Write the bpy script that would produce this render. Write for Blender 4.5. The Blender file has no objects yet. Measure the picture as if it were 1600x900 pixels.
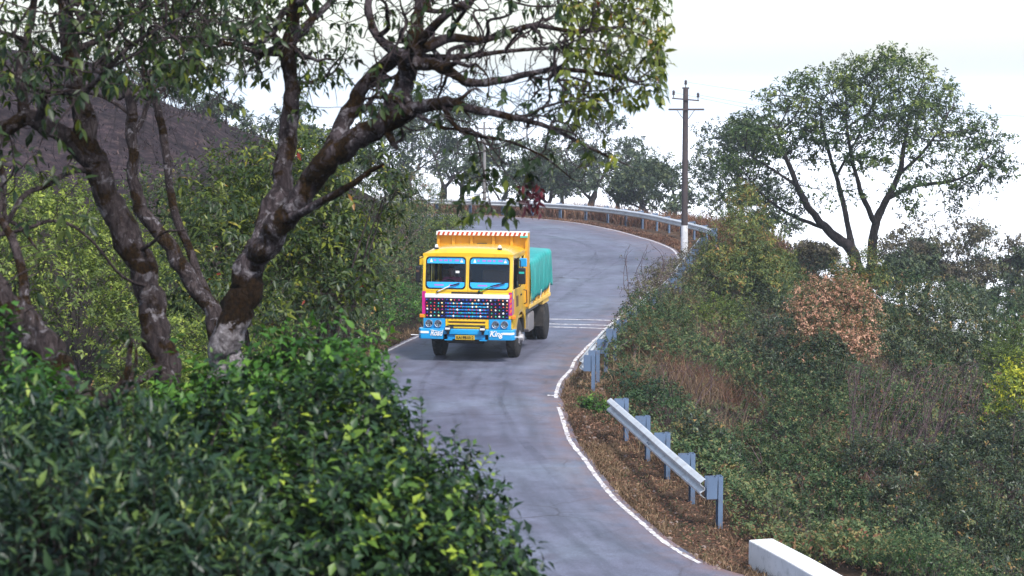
import bpy, bmesh, math, random
import numpy as np
from mathutils import Vector, Matrix

# ------------------------------------------------------------------ camera, sky, sun, exposure
SC = bpy.context.scene
COL = SC.collection
FPX, CAMH = 3100.0, 6.86                      # focal length in photo pixels (1600 wide), eye height over the road
PITCH = math.atan(311.0 / FPX)
cam_d = bpy.data.cameras.new('camera')
cam = bpy.data.objects.new('camera', cam_d)
COL.objects.link(cam)
cam_d.sensor_width = 36.0
cam_d.lens = FPX / 1600.0 * 36.0
cam_d.clip_start, cam_d.clip_end = 0.2, 6000.0
cam_d.dof.use_dof = True
cam_d.dof.focus_distance = 52.0
cam_d.dof.aperture_fstop = 4.6
cam.location = (0, 0, CAMH)
cam.rotation_euler = (math.pi / 2 - PITCH, 0, 0)
SC.camera = cam

SUN_EL, SUN_AZ = math.radians(52), math.radians(150)      # azimuth clockwise from +Y: behind the camera, to the right
world = bpy.data.worlds.new('World')
SC.world = world
world.use_nodes = True
wn = world.node_tree
for n in list(wn.nodes):
    wn.nodes.remove(n)
sky_t = wn.nodes.new('ShaderNodeTexSky')
sky_t.sky_type = 'NISHITA'
sky_t.sun_disc = False
sky_t.sun_elevation = SUN_EL
sky_t.sun_rotation = SUN_AZ
sky_t.altitude = 100
sky_t.air_density = 1.0
sky_t.dust_density = 1.5
hs = wn.nodes.new('ShaderNodeHueSaturation')
hs.inputs['Saturation'].default_value = 0.72
bgn = wn.nodes.new('ShaderNodeBackground')
bgn.inputs['Strength'].default_value = 0.15
wo = wn.nodes.new('ShaderNodeOutputWorld')
wn.links.new(sky_t.outputs[0], hs.inputs['Color'])
wn.links.new(hs.outputs[0], bgn.inputs['Color'])
wn.links.new(bgn.outputs[0], wo.inputs['Surface'])

sun_d = bpy.data.lights.new('sun', 'SUN')
sun_d.energy = 3.0
sun_d.angle = math.radians(12)
sun_d.color = (1.0, 0.97, 0.93)
sun = bpy.data.objects.new('sun', sun_d)
COL.objects.link(sun)
sdir = Vector((math.sin(SUN_AZ) * math.cos(SUN_EL), math.cos(SUN_AZ) * math.cos(SUN_EL), math.sin(SUN_EL)))
sun.rotation_euler = sdir.to_track_quat('Z', 'Y').to_euler()
sun.location = (20, -20, 40)

SC.view_settings.view_transform = 'Standard'
SC.view_settings.look = 'None'
SC.view_settings.gamma = 1.0
SC.view_settings.use_curve_mapping = False
SC.view_settings.exposure = 0.82
SC.render.engine = 'CYCLES'
SC.cycles.use_denoising = True
SC.cycles.max_bounces = 7
SC.cycles.diffuse_bounces = 3
SC.cycles.glossy_bounces = 3
SC.cycles.transmission_bounces = 4
SC.cycles.transparent_max_bounces = 8
SC.cycles.volume_bounces = 3
SC.cycles.caustics_reflective = False
SC.cycles.caustics_refractive = False

HAZE = 0.0006
RNG = np.random.default_rng(11)
random.seed(5)

# ------------------------------------------------------------------ helpers
def P(px, py, D):
    """point on the photo ray (px,py) at forward distance D"""
    cx, cy = (px - 800.0) / FPX, -(py - 450.0) / FPX
    c, s = math.cos(PITCH), math.sin(PITCH)
    dy, dz = c + cy * s, -s + cy * c
    return np.array((cx / dy * D, D, CAMH + dz / dy * D))

def nrmz(a):
    return a / np.maximum(np.linalg.norm(a, axis=-1, keepdims=True), 1e-9)

def tag(o, label=None, cat=None, group=None, kind=None):
    if label: o['label'] = label
    if cat: o['category'] = cat
    if group: o['group'] = group
    if kind: o['kind'] = kind
    return o

def empty(name, loc=(0, 0, 0), rz=0.0):
    o = bpy.data.objects.new(name, None)
    o.location = [float(v) for v in loc]
    o.rotation_euler = (0, 0, rz)
    COL.objects.link(o)
    return o

def link(name, me, mat=None, parent=None):
    o = bpy.data.objects.new(name, me)
    COL.objects.link(o)
    if mat is not None and len(me.materials) == 0:
        me.materials.append(mat)
    if parent is not None:
        o.parent = parent
    return o

def arr_mesh(name, V, F, tint=None, smooth=False, off=None):
    """fast mesh: F is an int array (n,3) or (n,4), or a list of such arrays"""
    V = np.asarray(V, dtype=np.float32)
    if off is not None:
        V = V - np.asarray(off, dtype=np.float32)
    Fs = [f for f in (F if isinstance(F, list) else [F]) if len(f)]
    me = bpy.data.meshes.new(name)
    me.vertices.add(len(V))
    me.vertices.foreach_set('co', V.ravel())
    tot = np.concatenate([np.full(len(f), f.shape[1], dtype=np.int32) for f in Fs])
    idx = np.concatenate([f.ravel() for f in Fs]).astype(np.int32)
    me.loops.add(len(idx))
    me.loops.foreach_set('vertex_index', idx)
    me.polygons.add(len(tot))
    start = np.concatenate(([0], np.cumsum(tot)[:-1])).astype(np.int32)
    me.polygons.foreach_set('loop_start', start)
    me.polygons.foreach_set('loop_total', tot)
    if smooth:
        me.polygons.foreach_set('use_smooth', np.ones(len(tot), dtype=bool))
    if tint is not None:
        a = me.attributes.new('tint', 'FLOAT', 'POINT')
        a.data.foreach_set('value', np.asarray(tint, dtype=np.float32))
    me.update(calc_edges=True)
    return me

class MB:
    """collects simple solids, builds ONE mesh object"""
    def __init__(s):
        s.v, s.f = [], []
    def add(s, V, F):
        o = len(s.v)
        s.v += [tuple(float(c) for c in v) for v in V]
        s.f += [tuple(i + o for i in f) for f in F]
        return s
    def box(s, x0, x1, y0, y1, z0, z1):
        V = [(x0,y0,z0),(x1,y0,z0),(x1,y1,z0),(x0,y1,z0),(x0,y0,z1),(x1,y0,z1),(x1,y1,z1),(x0,y1,z1)]
        return s.add(V, [(3,2,1,0),(4,5,6,7),(0,1,5,4),(1,2,6,5),(2,3,7,6),(3,0,4,7)])
    def hexa(s, V):
        return s.add(V, [(3,2,1,0),(4,5,6,7),(0,1,5,4),(1,2,6,5),(2,3,7,6),(3,0,4,7)])
    def cyl(s, p0, p1, r0, r1=None, n=14, caps=True):
        r1 = r0 if r1 is None else r1
        a, b = Vector(p0), Vector(p1)
        d = (b - a).normalized()
        u = d.orthogonal().normalized(); w = d.cross(u)
        V, F = [], []
        for c, r in ((a, r0), (b, r1)):
            for k in range(n):
                t = 2 * math.pi * k / n
                V.append(c + u * (r * math.cos(t)) + w * (r * math.sin(t)))
        for k in range(n):
            F.append((k, (k + 1) % n, n + (k + 1) % n, n + k))
        if caps:
            F.append(tuple(reversed(range(n)))); F.append(tuple(range(n, 2 * n)))
        return s.add(V, F)
    def lathe(s, prof, c=(0,0,0), axis='x', n=28):
        """prof: (axial, radius) list; solid of revolution about an axis"""
        V, F = [], []
        for a, r in prof:
            for k in range(n):
                t = 2 * math.pi * k / n
                q = (r * math.cos(t), r * math.sin(t))
                p = {'x': (a, q[0], q[1]), 'y': (q[0], a, q[1]), 'z': (q[0], q[1], a)}[axis]
                V.append((p[0] + c[0], p[1] + c[1], p[2] + c[2]))
        m = len(prof)
        for i in range(m - 1):
            for k in range(n):
                F.append((i*n + k, i*n + (k+1) % n, (i+1)*n + (k+1) % n, (i+1)*n + k))
        F.append(tuple(reversed(range(n)))); F.append(tuple(range((m-1)*n, m*n)))
        return s.add(V, F)
    def prism_x(s, prof, x0, x1):
        n = len(prof)
        V = [(x0, y, z) for y, z in prof] + [(x1, y, z) for y, z in prof]
        F = [(k, (k+1) % n, n + (k+1) % n, n + k) for k in range(n)]
        F += [tuple(reversed(range(n))), tuple(range(n, 2*n))]
        return s.add(V, F)
    def prism_y(s, prof, y0, y1):
        n = len(prof)
        V = [(x, y0, z) for x, z in prof] + [(x, y1, z) for x, z in prof]
        F = [(k, (k+1) % n, n + (k+1) % n, n + k) for k in range(n)]
        F += [tuple(reversed(range(n))), tuple(range(n, 2*n))]
        return s.add(V, F)
    def bar(s, pts, r, n=8):
        for a, b in zip(pts[:-1], pts[1:]):
            s.cyl(a, b, r, r, n)
        return s
    def build(s, name, mat, parent=None, bevel=0.0, seg=2, smooth=False, angle=35):
        me = bpy.data.meshes.new(name)
        me.from_pydata(s.v, [], s.f)
        bm = bmesh.new(); bm.from_mesh(me)
        bmesh.ops.recalc_face_normals(bm, faces=bm.faces)
        if bevel > 0:
            ed = [e for e in bm.edges if len(e.link_faces) == 2 and e.calc_face_angle(0) > math.radians(angle)]
            bmesh.ops.bevel(bm, geom=ed, offset=bevel, segments=seg, profile=0.6, affect='EDGES', clamp_overlap=True)
        if smooth:
            for f in bm.faces: f.smooth = True
            for e in bm.edges:
                if len(e.link_faces) == 2 and e.calc_face_angle(0) > math.radians(40): e.smooth = False
        bm.to_mesh(me); bm.free()
        return link(name, me, mat, parent)

# ------------------------------------------------------------------ materials
def mat_new(name):
    m = bpy.data.materials.new(name)
    m.use_nodes = True
    nt = m.node_tree
    b = nt.nodes['Principled BSDF']
    return m, nt, b

def N(nt, t, **kw):
    n = nt.nodes.new(t)
    for k, v in kw.items():
        if k in n.inputs: n.inputs[k].default_value = v
        else: setattr(n, k, v)
    return n

def ramp(nt, stops, fac=None, interp='LINEAR'):
    r = nt.nodes.new('ShaderNodeValToRGB')
    r.color_ramp.interpolation = interp
    e = r.color_ramp.elements
    while len(e) < len(stops): e.new(0.5)
    for k, (p, c) in enumerate(stops):
        e[k].position = p
        e[k].color = (c[0], c[1], c[2], 1) if not isinstance(c, (int, float)) else (c, c, c, 1)
    if fac is not None: nt.links.new(fac, r.inputs[0])
    return r

def mix(nt, a, b, fac, mode='MIX'):
    m = nt.nodes.new('ShaderNodeMix')
    m.data_type = 'RGBA'; m.blend_type = mode
    for sock, v in ((m.inputs[0], fac), (m.inputs[6], a), (m.inputs[7], b)):
        if isinstance(v, (int, float)): sock.default_value = v
        elif isinstance(v, tuple): sock.default_value = (v[0], v[1], v[2], 1)
        else: nt.links.new(v, sock)
    return m.outputs[2]

def noise(nt, scale, detail=4, rough=0.55, vec=None, dist=0.0):
    n = N(nt, 'ShaderNodeTexNoise', Scale=scale, Detail=detail, Roughness=rough, Distortion=dist)
    if vec is not None: nt.links.new(vec, n.inputs['Vector'])
    return n.outputs['Fac']

def objco(nt, scale=None):
    t = nt.nodes.new('ShaderNodeTexCoord')
    if scale is None: return t.outputs['Object']
    m = N(nt, 'ShaderNodeMapping'); m.inputs['Scale'].default_value = scale
    nt.links.new(t.outputs['Object'], m.inputs[0])
    return m.outputs[0]

def bump(nt, b, h, strength=0.3, dist=0.02):
    n = N(nt, 'ShaderNodeBump', Strength=strength, Distance=dist)
    nt.links.new(h, n.inputs['Height'])
    nt.links.new(n.outputs[0], b.inputs['Normal'])

def paint(name, col, rough=0.35, metal=0.0, wear=0.12, wearcol=(0.12, 0.09, 0.07), scale=3.0, spec=0.5):
    m, nt, b = mat_new(name)
    co = objco(nt)
    f = noise(nt, scale, 6, 0.62, co)
    r = ramp(nt, [(0.52, 0.0), (0.78, wear * 3)], f)
    c = mix(nt, tuple(col), tuple(wearcol), r.outputs[0])
    f2 = noise(nt, scale * 0.35, 3, 0.5, co)
    v = ramp(nt, [(0.3, 0.90), (0.7, 1.08)], f2)
    c = mix(nt, c, v.outputs[0], 1.0, 'MULTIPLY')
    nt.links.new(c, b.inputs['Base Color'])
    b.inputs['Roughness'].default_value = rough
    b.inputs['Metallic'].default_value = metal
    b.inputs['Specular IOR Level'].default_value = spec
    return m

def leafmat(name, stops, rough=0.45, trans=0.3, spec=0.4):
    m, nt, b = mat_new(name)
    at = N(nt, 'ShaderNodeAttribute', attribute_name='tint')
    r = ramp(nt, stops, at.outputs['Fac'])
    geo = nt.nodes.new('ShaderNodeNewGeometry')
    back = mix(nt, r.outputs[0], (1.25, 1.2, 1.15), geo.outputs['Backfacing'], 'MULTIPLY')
    nt.links.new(back, b.inputs['Base Color'])
    b.inputs['Roughness'].default_value = rough
    b.inputs['Specular IOR Level'].default_value = spec
    tr = N(nt, 'ShaderNodeBsdfTranslucent')
    tc = mix(nt, r.outputs[0], (1.3, 1.35, 0.6), 1.0, 'MULTIPLY')
    nt.links.new(tc, tr.inputs['Color'])
    mx = N(nt, 'ShaderNodeMixShader'); mx.inputs[0].default_value = trans
    nt.links.new(b.outputs[0], mx.inputs[1]); nt.links.new(tr.outputs[0], mx.inputs[2])
    nt.links.new(mx.outputs[0], nt.nodes['Material Output'].inputs['Surface'])
    return m

def barkmat(name, cols, lichen=0.0, moss=0.0, scale=6.0, collar=None):
    m, nt, b = mat_new(name)
    co = objco(nt, (1, 1, 0.35))
    co1 = objco(nt)
    f = noise(nt, scale * 3, 6, 0.7, co, 0.6)
    r = ramp(nt, [(0.32, cols[0]), (0.5, cols[1]), (0.68, cols[2])], f)
    c = r.outputs[0]
    if lichen > 0:
        lf = noise(nt, 11, 6, 0.65, co1, 0.8)
        lr = ramp(nt, [(0.60 - lichen * 0.3, 0.0), (0.64 - lichen * 0.3, 1.0)], lf)
        lf2 = noise(nt, 30, 3, 0.6, co1)
        lr2 = ramp(nt, [(0.35, 0.25), (0.62, 1.0)], lf2)
        ml = nt.nodes.new('ShaderNodeMath'); ml.operation = 'MULTIPLY'
        nt.links.new(lr.outputs[0], ml.inputs[0]); nt.links.new(lr2.outputs[0], ml.inputs[1])
        c = mix(nt, c, (0.25, 0.23, 0.25), ml.outputs[0])
    if moss > 0:
        mp = objco(nt, (1, 1, 1))
        mf = noise(nt, 4.2, 5, 0.65, mp, 0.6)
        mr = ramp(nt, [(0.62 - moss * 0.3, 0.0), (0.66 - moss * 0.3, 1.0)], mf)
        mc = ramp(nt, [(0.35, (0.010, 0.006, 0.003)), (0.6, (0.034, 0.017, 0.005)), (0.8, (0.045, 0.038, 0.008))], noise(nt, 40, 3, 0.6, co1))
        c = mix(nt, c, mc.outputs[0], mr.outputs[0])
    if collar:
        z0, z1 = collar                      # pale foot, then a dark collar of moss
        sz = nt.nodes.new('ShaderNodeSeparateXYZ'); nt.links.new(co1, sz.inputs[0])
        wz = N(nt, 'ShaderNodeMath', operation='MULTIPLY_ADD'); wz.inputs[1].default_value = .55
        nt.links.new(noise(nt, 7, 5, .65, co1, .5), wz.inputs[0]); nt.links.new(sz.outputs[2], wz.inputs[2])
        def step_(a_, b_):
            r_ = N(nt, 'ShaderNodeMapRange'); r_.inputs[1].default_value = a_; r_.inputs[2].default_value = b_
            nt.links.new(wz.outputs[0], r_.inputs[0]); return r_.outputs[0]
        pale = ramp(nt, [(.35, (.07, .06, .065)), (.5, (.20, .18, .19)), (.65, (.38, .36, .38))], noise(nt, 16, 5, .7, co1, .5))
        inv = N(nt, 'ShaderNodeMath', operation='SUBTRACT'); inv.inputs[0].default_value = 1.0
        nt.links.new(step_(z0 + .27, z0 + .30), inv.inputs[1])
        c = mix(nt, c, pale.outputs[0], inv.outputs[0])
        mb_ = N(nt, 'ShaderNodeMath', operation='MULTIPLY'); i2 = N(nt, 'ShaderNodeMath', operation='SUBTRACT'); i2.inputs[0].default_value = 1.0
        nt.links.new(step_(z1 + .27, z1 + .31), i2.inputs[1]); nt.links.new(step_(z0 + .27, z0 + .30), mb_.inputs[0]); nt.links.new(i2.outputs[0], mb_.inputs[1])
        dm_ = ramp(nt, [(.35, (.008, .005, .003)), (.6, (.026, .013, .005)), (.8, (.04, .03, .008))], noise(nt, 36, 3, .6, co1))
        c = mix(nt, c, dm_.outputs[0], mb_.outputs[0])
    nt.links.new(c, b.inputs['Base Color'])
    b.inputs['Roughness'].default_value = 0.9
    b.inputs['Specular IOR Level'].default_value = 0.15
    bump(nt, b, f, 1.0, 0.07)
    return m

M = {}
M['yellow'] = paint('yellow_paint', (0.80, 0.49, 0.018), 0.33, scale=6, wear=0.16, wearcol=(0.35, 0.20, 0.06))
M['yellow_body'] = paint('ochre_body_paint', (0.62, 0.30, 0.02), 0.5, wear=0.22, wearcol=(0.22, 0.12, 0.05))
M['cream'] = paint('cream_yellow_paint', (0.80, 0.52, 0.12), 0.5, wear=0.2, wearcol=(0.25, 0.16, 0.08))
M['blue'] = paint('sky_blue_paint', (0.008, 0.31, 0.66), 0.35, scale=6, wear=0.16, wearcol=(0.1, 0.14, 0.2))
M['blue_film'] = paint('blue_window_film', (0.03, 0.40, 0.85), 0.3, wear=0.0)
M['white'] = paint('white_paint', (0.78, 0.78, 0.78), 0.45, wear=0.08, wearcol=(0.3, 0.26, 0.22))
M['magenta'] = paint('magenta_film', (0.55, 0.01, 0.22), 0.4, wear=0.05)
M['orange'] = paint('orange_film', (0.80, 0.22, 0.01), 0.4, wear=0.05)
M['red'] = paint('red_paint', (0.42, 0.055, 0.03), 0.4, wear=0.08)
M['teal_film'] = paint('teal_film', (0.02, 0.42, 0.36), 0.4, wear=0.05)
M['green_film'] = paint('green_film', (0.03, 0.35, 0.10), 0.4, wear=0.0)
M['pink'] = paint('pink_print', (0.45, 0.18, 0.62), 0.5, wear=0.0)
M['black'] = paint('black_paint', (0.008, 0.008, 0.014), 0.45, wear=0.1, wearcol=(0.05, 0.045, 0.04))
M['navy'] = paint('navy_grille_paint', (0.010, 0.010, 0.045), 0.4, wear=0.05)
M['under'] = paint('dusty_chassis', (0.022, 0.020, 0.020), 0.8, wear=0.25, wearcol=(0.12, 0.10, 0.085), scale=5)
M['grey_metal'] = paint('dusty_grey_metal', (0.20, 0.19, 0.20), 0.6, wear=0.2, wearcol=(0.28, 0.22, 0.17))
M['rubber'] = paint('tyre_rubber', (0.014, 0.013, 0.014), 0.85, wear=0.25, wearcol=(0.09, 0.075, 0.065), scale=7)
M['rim'] = paint('wheel_rim_silver', (0.36, 0.35, 0.37), 0.5, 0.3, wear=0.25)
M['chrome'] = paint('lamp_chrome', (0.75, 0.75, 0.78), 0.15, 0.9, wear=0.03)
M['interior'] = paint('cab_interior', (0.008, 0.016, 0.05), 0.8, wear=0.1)
M['brown_panel'] = paint('brown_panel', (0.12, 0.06, 0.035), 0.7, wear=0.2)
M['plate'] = paint('number_plate_yellow', (0.55, 0.36, 0.02), 0.5, wear=0.15)
M['galv'] = paint('galvanised_steel', (0.62, 0.64, 0.66), 0.42, 0.35, wear=0.2, wearcol=(0.30, 0.24, 0.20), scale=4)
M['galv_post'] = paint('galvanised_post', (0.12, 0.18, 0.29), 0.55, 0.2, wear=0.2, wearcol=(0.14, 0.10, 0.08), scale=6)
M['wood_pole'] = paint('weathered_pole', (0.060, 0.045, 0.050), 0.85, wear=0.3, wearcol=(0.12, 0.08, 0.06), scale=8)
M['limewash'] = paint('white_limewash', (0.80, 0.79, 0.80), 0.8, wear=0.25, wearcol=(0.42, 0.34, 0.28), scale=9)
M['porcelain'] = paint('insulator_porcelain', (0.05, 0.04, 0.05), 0.3, wear=0.0)
M['parapet'] = paint('parapet_limewash', (0.78, 0.78, 0.78), 0.85, wear=0.28, wearcol=(0.35, 0.38, 0.36), scale=6)
M['concrete'] = paint('far_pole_concrete', (0.22, 0.21, 0.21), 0.9, wear=0.2)
M['skin'] = paint('skin', (0.30, 0.13, 0.085), 0.55, wear=0.0)
M['shirt'] = paint('red_shirt', (0.38, 0.05, 0.09), 0.8, wear=0.0)
M['hair'] = paint('dark_hair', (0.012, 0.010, 0.010), 0.6, wear=0.0)
M['wire'] = paint('line_wire', (0.12, 0.12, 0.13), 0.5, 0.5, wear=0.0)

def glassmat(name, tint, gl=0.16):
    m, nt, b = mat_new(name)
    nt.nodes.remove(b)
    t = N(nt, 'ShaderNodeBsdfTransparent'); t.inputs[0].default_value = (*tint, 1)
    g = N(nt, 'ShaderNodeBsdfGlossy', Roughness=0.03); g.inputs[0].default_value = (0.8, 0.9, 1, 1)
    fr = N(nt, 'ShaderNodeFresnel', IOR=1.28)
    mx = N(nt, 'ShaderNodeMixShader')
    nt.links.new(fr.outputs[0], mx.inputs[0])
    nt.links.new(t.outputs[0], mx.inputs[1]); nt.links.new(g.outputs[0], mx.inputs[2])
    nt.links.new(mx.outputs[0], nt.nodes['Material Output'].inputs['Surface'])
    return m
M['glass'] = glassmat('windscreen_glass', (0.80, 0.87, 1.0))
M['lens'] = glassmat('lamp_lens', (0.85, 0.88, 0.9))

for k_ in ('yellow', 'blue', 'white'):
    pb_ = M[k_].node_tree.nodes['Principled BSDF']; pb_.inputs['Coat Weight'].default_value = 1.0; pb_.inputs['Coat Roughness'].default_value = .22
# tarpaulin: woven sheet
m, nt, b = mat_new('green_tarpaulin')
co = objco(nt)
f = noise(nt, 2.2, 5, 0.6, co)
r = ramp(nt, [(0.3, (0.003, 0.23, 0.215)), (0.7, (0.006, 0.33, 0.305))], f)
nt.links.new(r.outputs[0], b.inputs['Base Color'])
b.inputs['Roughness'].default_value = 0.42
bump(nt, b, noise(nt, 9, 5, 0.6, co, 0.4), 0.35, 0.03)
M['tarp'] = m
# ------------------------------------------------------------------ the road and the land
RE = [(16,20.5),(9,22.6),(5.5,25),(3.6,27.2),(2.72,28.6),(2.1,31.5),(1.67,34.5),(1.3,38.5),(1.13,42.9),(1.2,45.5),(1.49,47.7),(2.0,51.5),(2.7,55.8),
      (4.08,63.3),(5.3,70),(6.3,76),(6.95,81),(6.95,86),(6.2,91.3),(5.0,97),(3.3,102.2),(1.0,105.8),(-2.1,108.5),(-8,110.5),(-18,111)]
LE = [(16,13),(9,15.2),(4,19),(0.8,23.5),(-0.3,26),(-1.5,30),(-2.3,33.5),(-3.0,38.5),(-3.5,43.5),(-3.7,47),(-3.65,50),(-3.1,53.3),(-2.4,56.5),
      (-1.3,63),(-0.9,69),(-0.9,74.5),(-1.2,79.5),(-1.9,84),(-3.1,88),(-5,91.3),(-7.5,93.8),(-11,95.5),(-15,96.5),(-19,97),(-26,97)]
def catmull(pts, n=8):
    p = np.array(pts, float)
    p = np.vstack((2 * p[0] - p[1], p, 2 * p[-1] - p[-2]))
    out = []
    for i in range(1, len(p) - 2):
        for k in range(n):
            t = k / n
            a, b_, c, d = p[i-1], p[i], p[i+1], p[i+2]
            out.append(0.5 * ((2*b_) + (c-a)*t + (2*a-5*b_+4*c-d)*t*t + (-a+3*b_-3*c+d)*t**3))
    out.append(p[-2])
    return np.array(out)
RC, LC = catmull(RE), catmull(LE)

def seg_dist(Q, poly):
    """distance of points Q (n,2) to a polyline"""
    best = np.full(len(Q), 1e9)
    for a, b_ in zip(poly[:-1], poly[1:]):
        ab = b_ - a
        t = np.clip(((Q - a) @ ab) / (ab @ ab), 0, 1)
        d = np.hypot(*(Q - (a + t[:, None] * ab)).T)
        best = np.minimum(best, d)
    return best
def inside(Q, poly):
    x, y = Q[:, 0], Q[:, 1]
    c = np.zeros(len(Q), bool)
    j = len(poly) - 1
    for i in range(len(poly)):
        xi, yi = poly[i]; xj, yj = poly[j]
        hit = ((yi > y) != (yj > y)) & (x < (xj - xi) * (y - yi) / (yj - yi + 1e-12) + xi)
        c ^= hit; j = i
    return c
ROADPOLY = np.vstack((RC[::2], LC[::-2]))
_ph = np.random.default_rng(3).uniform(0, 6.28, (40, 3))
def vnoise(x, y, s=1.0):
    """cheap smooth noise, about -1..1"""
    r = 0
    for k in range(7):
        a = _ph[k, 0]
        fx, fy = math.cos(a) * (0.55 + 0.33 * k) / s, math.sin(a) * (0.55 + 0.33 * k) / s
        r = r + np.sin(x * fx + y * fy + _ph[k, 1] + 1.3 * np.sin(x * fy * 0.7 - y * fx * 0.6 + _ph[k, 2]))
    return r / 4.2
def sstep(a, b_, x):
    t = np.clip((x - a) / (b_ - a), 0, 1)
    return t * t * (3 - 2 * t)
def height(x, y):
    x = np.atleast_1d(np.asarray(x, float)); y = np.atleast_1d(np.asarray(y, float))
    Q = np.stack((x, y), 1)
    dR, dL = seg_dist(Q, RC[::3]), seg_dist(Q, LC[::3])
    ins = inside(Q, ROADPOLY)
    right = (dR < dL)
    # outer, falling side
    far = sstep(80, 92, y) * (1 - sstep(10, 15, x))
    d = dR
    zn = -(0.03 * np.clip(d, 0, 1.6) + 0.34 * np.clip(d - 1.6, 0, 9) + 0.42 * np.clip(d - 10.6, 0, 140))
    zf = -(0.03 * np.clip(d, 0, 2.0) + 0.06 * np.clip(d - 2.0, 0, 24) + 0.62 * np.clip(d - 26, 0, 95))
    zr = np.maximum(zn * (1 - far) + zf * far, -60.0)
    # inner, rising side
    A = 4.8 + 6.4 * sstep(35, 75, y)
    e = np.clip(dL - 0.7, 0, None)
    sl_ = 0.45 + 0.36 * sstep(45, 75, y)
    zl = A * (1 - np.exp(-sl_ * e / A))
    z = np.where(right, zr, zl)
    amp = np.clip(np.where(right, dR, dL) - 0.9, 0, 3) / 3
    z = z + amp * (0.16 * vnoise(x, y, 2.2) + 0.30 * vnoise(x + 40, y, 8.0) * np.clip(amp, 0, 1))
    z = z + np.where(right, 0, sstep(2.0, 5.0, dL) * sstep(52, 64, y)) * (.28 * vnoise(x * 1.6, y * 1.2, 1.8) + .35 * vnoise(x + 9, y * .8, 4.5))
    z = np.where(ins, -0.06, z)
    z = np.where(~ins, z - 0.012, z)
    return z
def gz(x, y):
    return float(height(x, y)[0])

xs = np.concatenate((-np.geomspace(1500, 74, 14), np.arange(-70, 70.1, 0.9), np.geomspace(74, 1500, 14)))
ys = np.concatenate((-np.geomspace(600, 12, 10), np.arange(-10, 150, 0.9), np.geomspace(154, 2200, 18)))
GX, GY = np.meshgrid(xs, ys)
GZ = height(GX.ravel(), GY.ravel())
nx, ny = len(xs), len(ys)
ii = (np.arange(ny - 1)[:, None] * nx + np.arange(nx - 1)[None, :]).ravel()
gF = np.stack((ii, ii + 1, ii + nx + 1, ii + nx), 1)
m, nt, b = mat_new('forest_floor')
geo = nt.nodes.new('ShaderNodeNewGeometry')
pos = geo.outputs['Position']
f1 = noise(nt, 0.9, 8, 0.65, pos)
f2 = noise(nt, 14, 4, 0.7, pos)
soil = ramp(nt, [(0.3, (0.035, 0.024, 0.018)), (0.5, (0.085, 0.050, 0.032)), (0.7, (0.15, 0.095, 0.055))], f1)
lit = ramp(nt, [(0.35, (0.06, 0.04, 0.03)), (0.55, (0.15, 0.095, 0.065)), (0.75, (0.28, 0.20, 0.13))], f2)
c1 = mix(nt, soil.outputs[0], lit.outputs[0], 0.55)
# burnt slope: charred soil with ash and bare patches
f3 = noise(nt, 0.35, 7, 0.62, pos)
f4 = noise(nt, 3.5, 5, 0.7, pos)
char = ramp(nt, [(0.30, (0.014, 0.010, 0.014)), (0.50, (0.036, 0.025, 0.030)), (0.62, (0.066, 0.046, 0.048)), (0.75, (0.14, 0.10, 0.08))], f4)
char2 = ramp(nt, [(0.35, 0.55), (0.65, 1.45)], f3)
c2 = mix(nt, char.outputs[0], char2.outputs[0], 1.0, 'MULTIPLY')
sp = nt.nodes.new('ShaderNodeSeparateXYZ'); nt.links.new(pos, sp.inputs[0])
mr = N(nt, 'ShaderNodeMapRange'); mr.inputs[1].default_value = -5.5; mr.inputs[2].default_value = -9.0
nt.links.new(sp.outputs[0], mr.inputs[0])
mr2 = N(nt, 'ShaderNodeMapRange'); mr2.inputs[1].default_value = 52; mr2.inputs[2].default_value = 60
nt.links.new(sp.outputs[1], mr2.inputs[0])
mm = nt.nodes.new('ShaderNodeMath'); mm.operation = 'MULTIPLY'
nt.links.new(mr.outputs[0], mm.inputs[0]); nt.links.new(mr2.outputs[0], mm.inputs[1])
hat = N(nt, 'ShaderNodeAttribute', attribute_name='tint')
shade_litter = ramp(nt, [(0.35, (0.010, 0.008, 0.006)), (0.6, (0.034, 0.024, 0.017)), (0.8, (0.075, 0.050, 0.034))], f2)  # dark litter colours standing in for shade beneath the scrub
c1 = mix(nt, c1, shade_litter.outputs[0], hat.outputs['Fac'])
cg = mix(nt, c1, c2, mm.outputs[0])
nt.links.new(cg, b.inputs['Base Color'])
b.inputs['Roughness'].default_value = 0.95
b.inputs['Specular IOR Level'].default_value = 0.1
bump(nt, b, f2, 1.0, 0.12)
M['ground'] = m
# shade under the scrub painted in: litter darkened away from the trodden verge
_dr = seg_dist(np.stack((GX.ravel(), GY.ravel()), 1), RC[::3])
SCRUB_SHADE = sstep(1.1, 2.2, _dr + .3 * vnoise(GX.ravel(), GY.ravel(), 1.5)) * (GY.ravel() < 90)
ground = link('ground', arr_mesh('ground', np.stack((GX.ravel(), GY.ravel(), GZ), 1), gF, tint=SCRUB_SHADE, smooth=True), M['ground'])
tag(ground, 'brown soil and burnt slope around the road', kind='structure')

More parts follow.
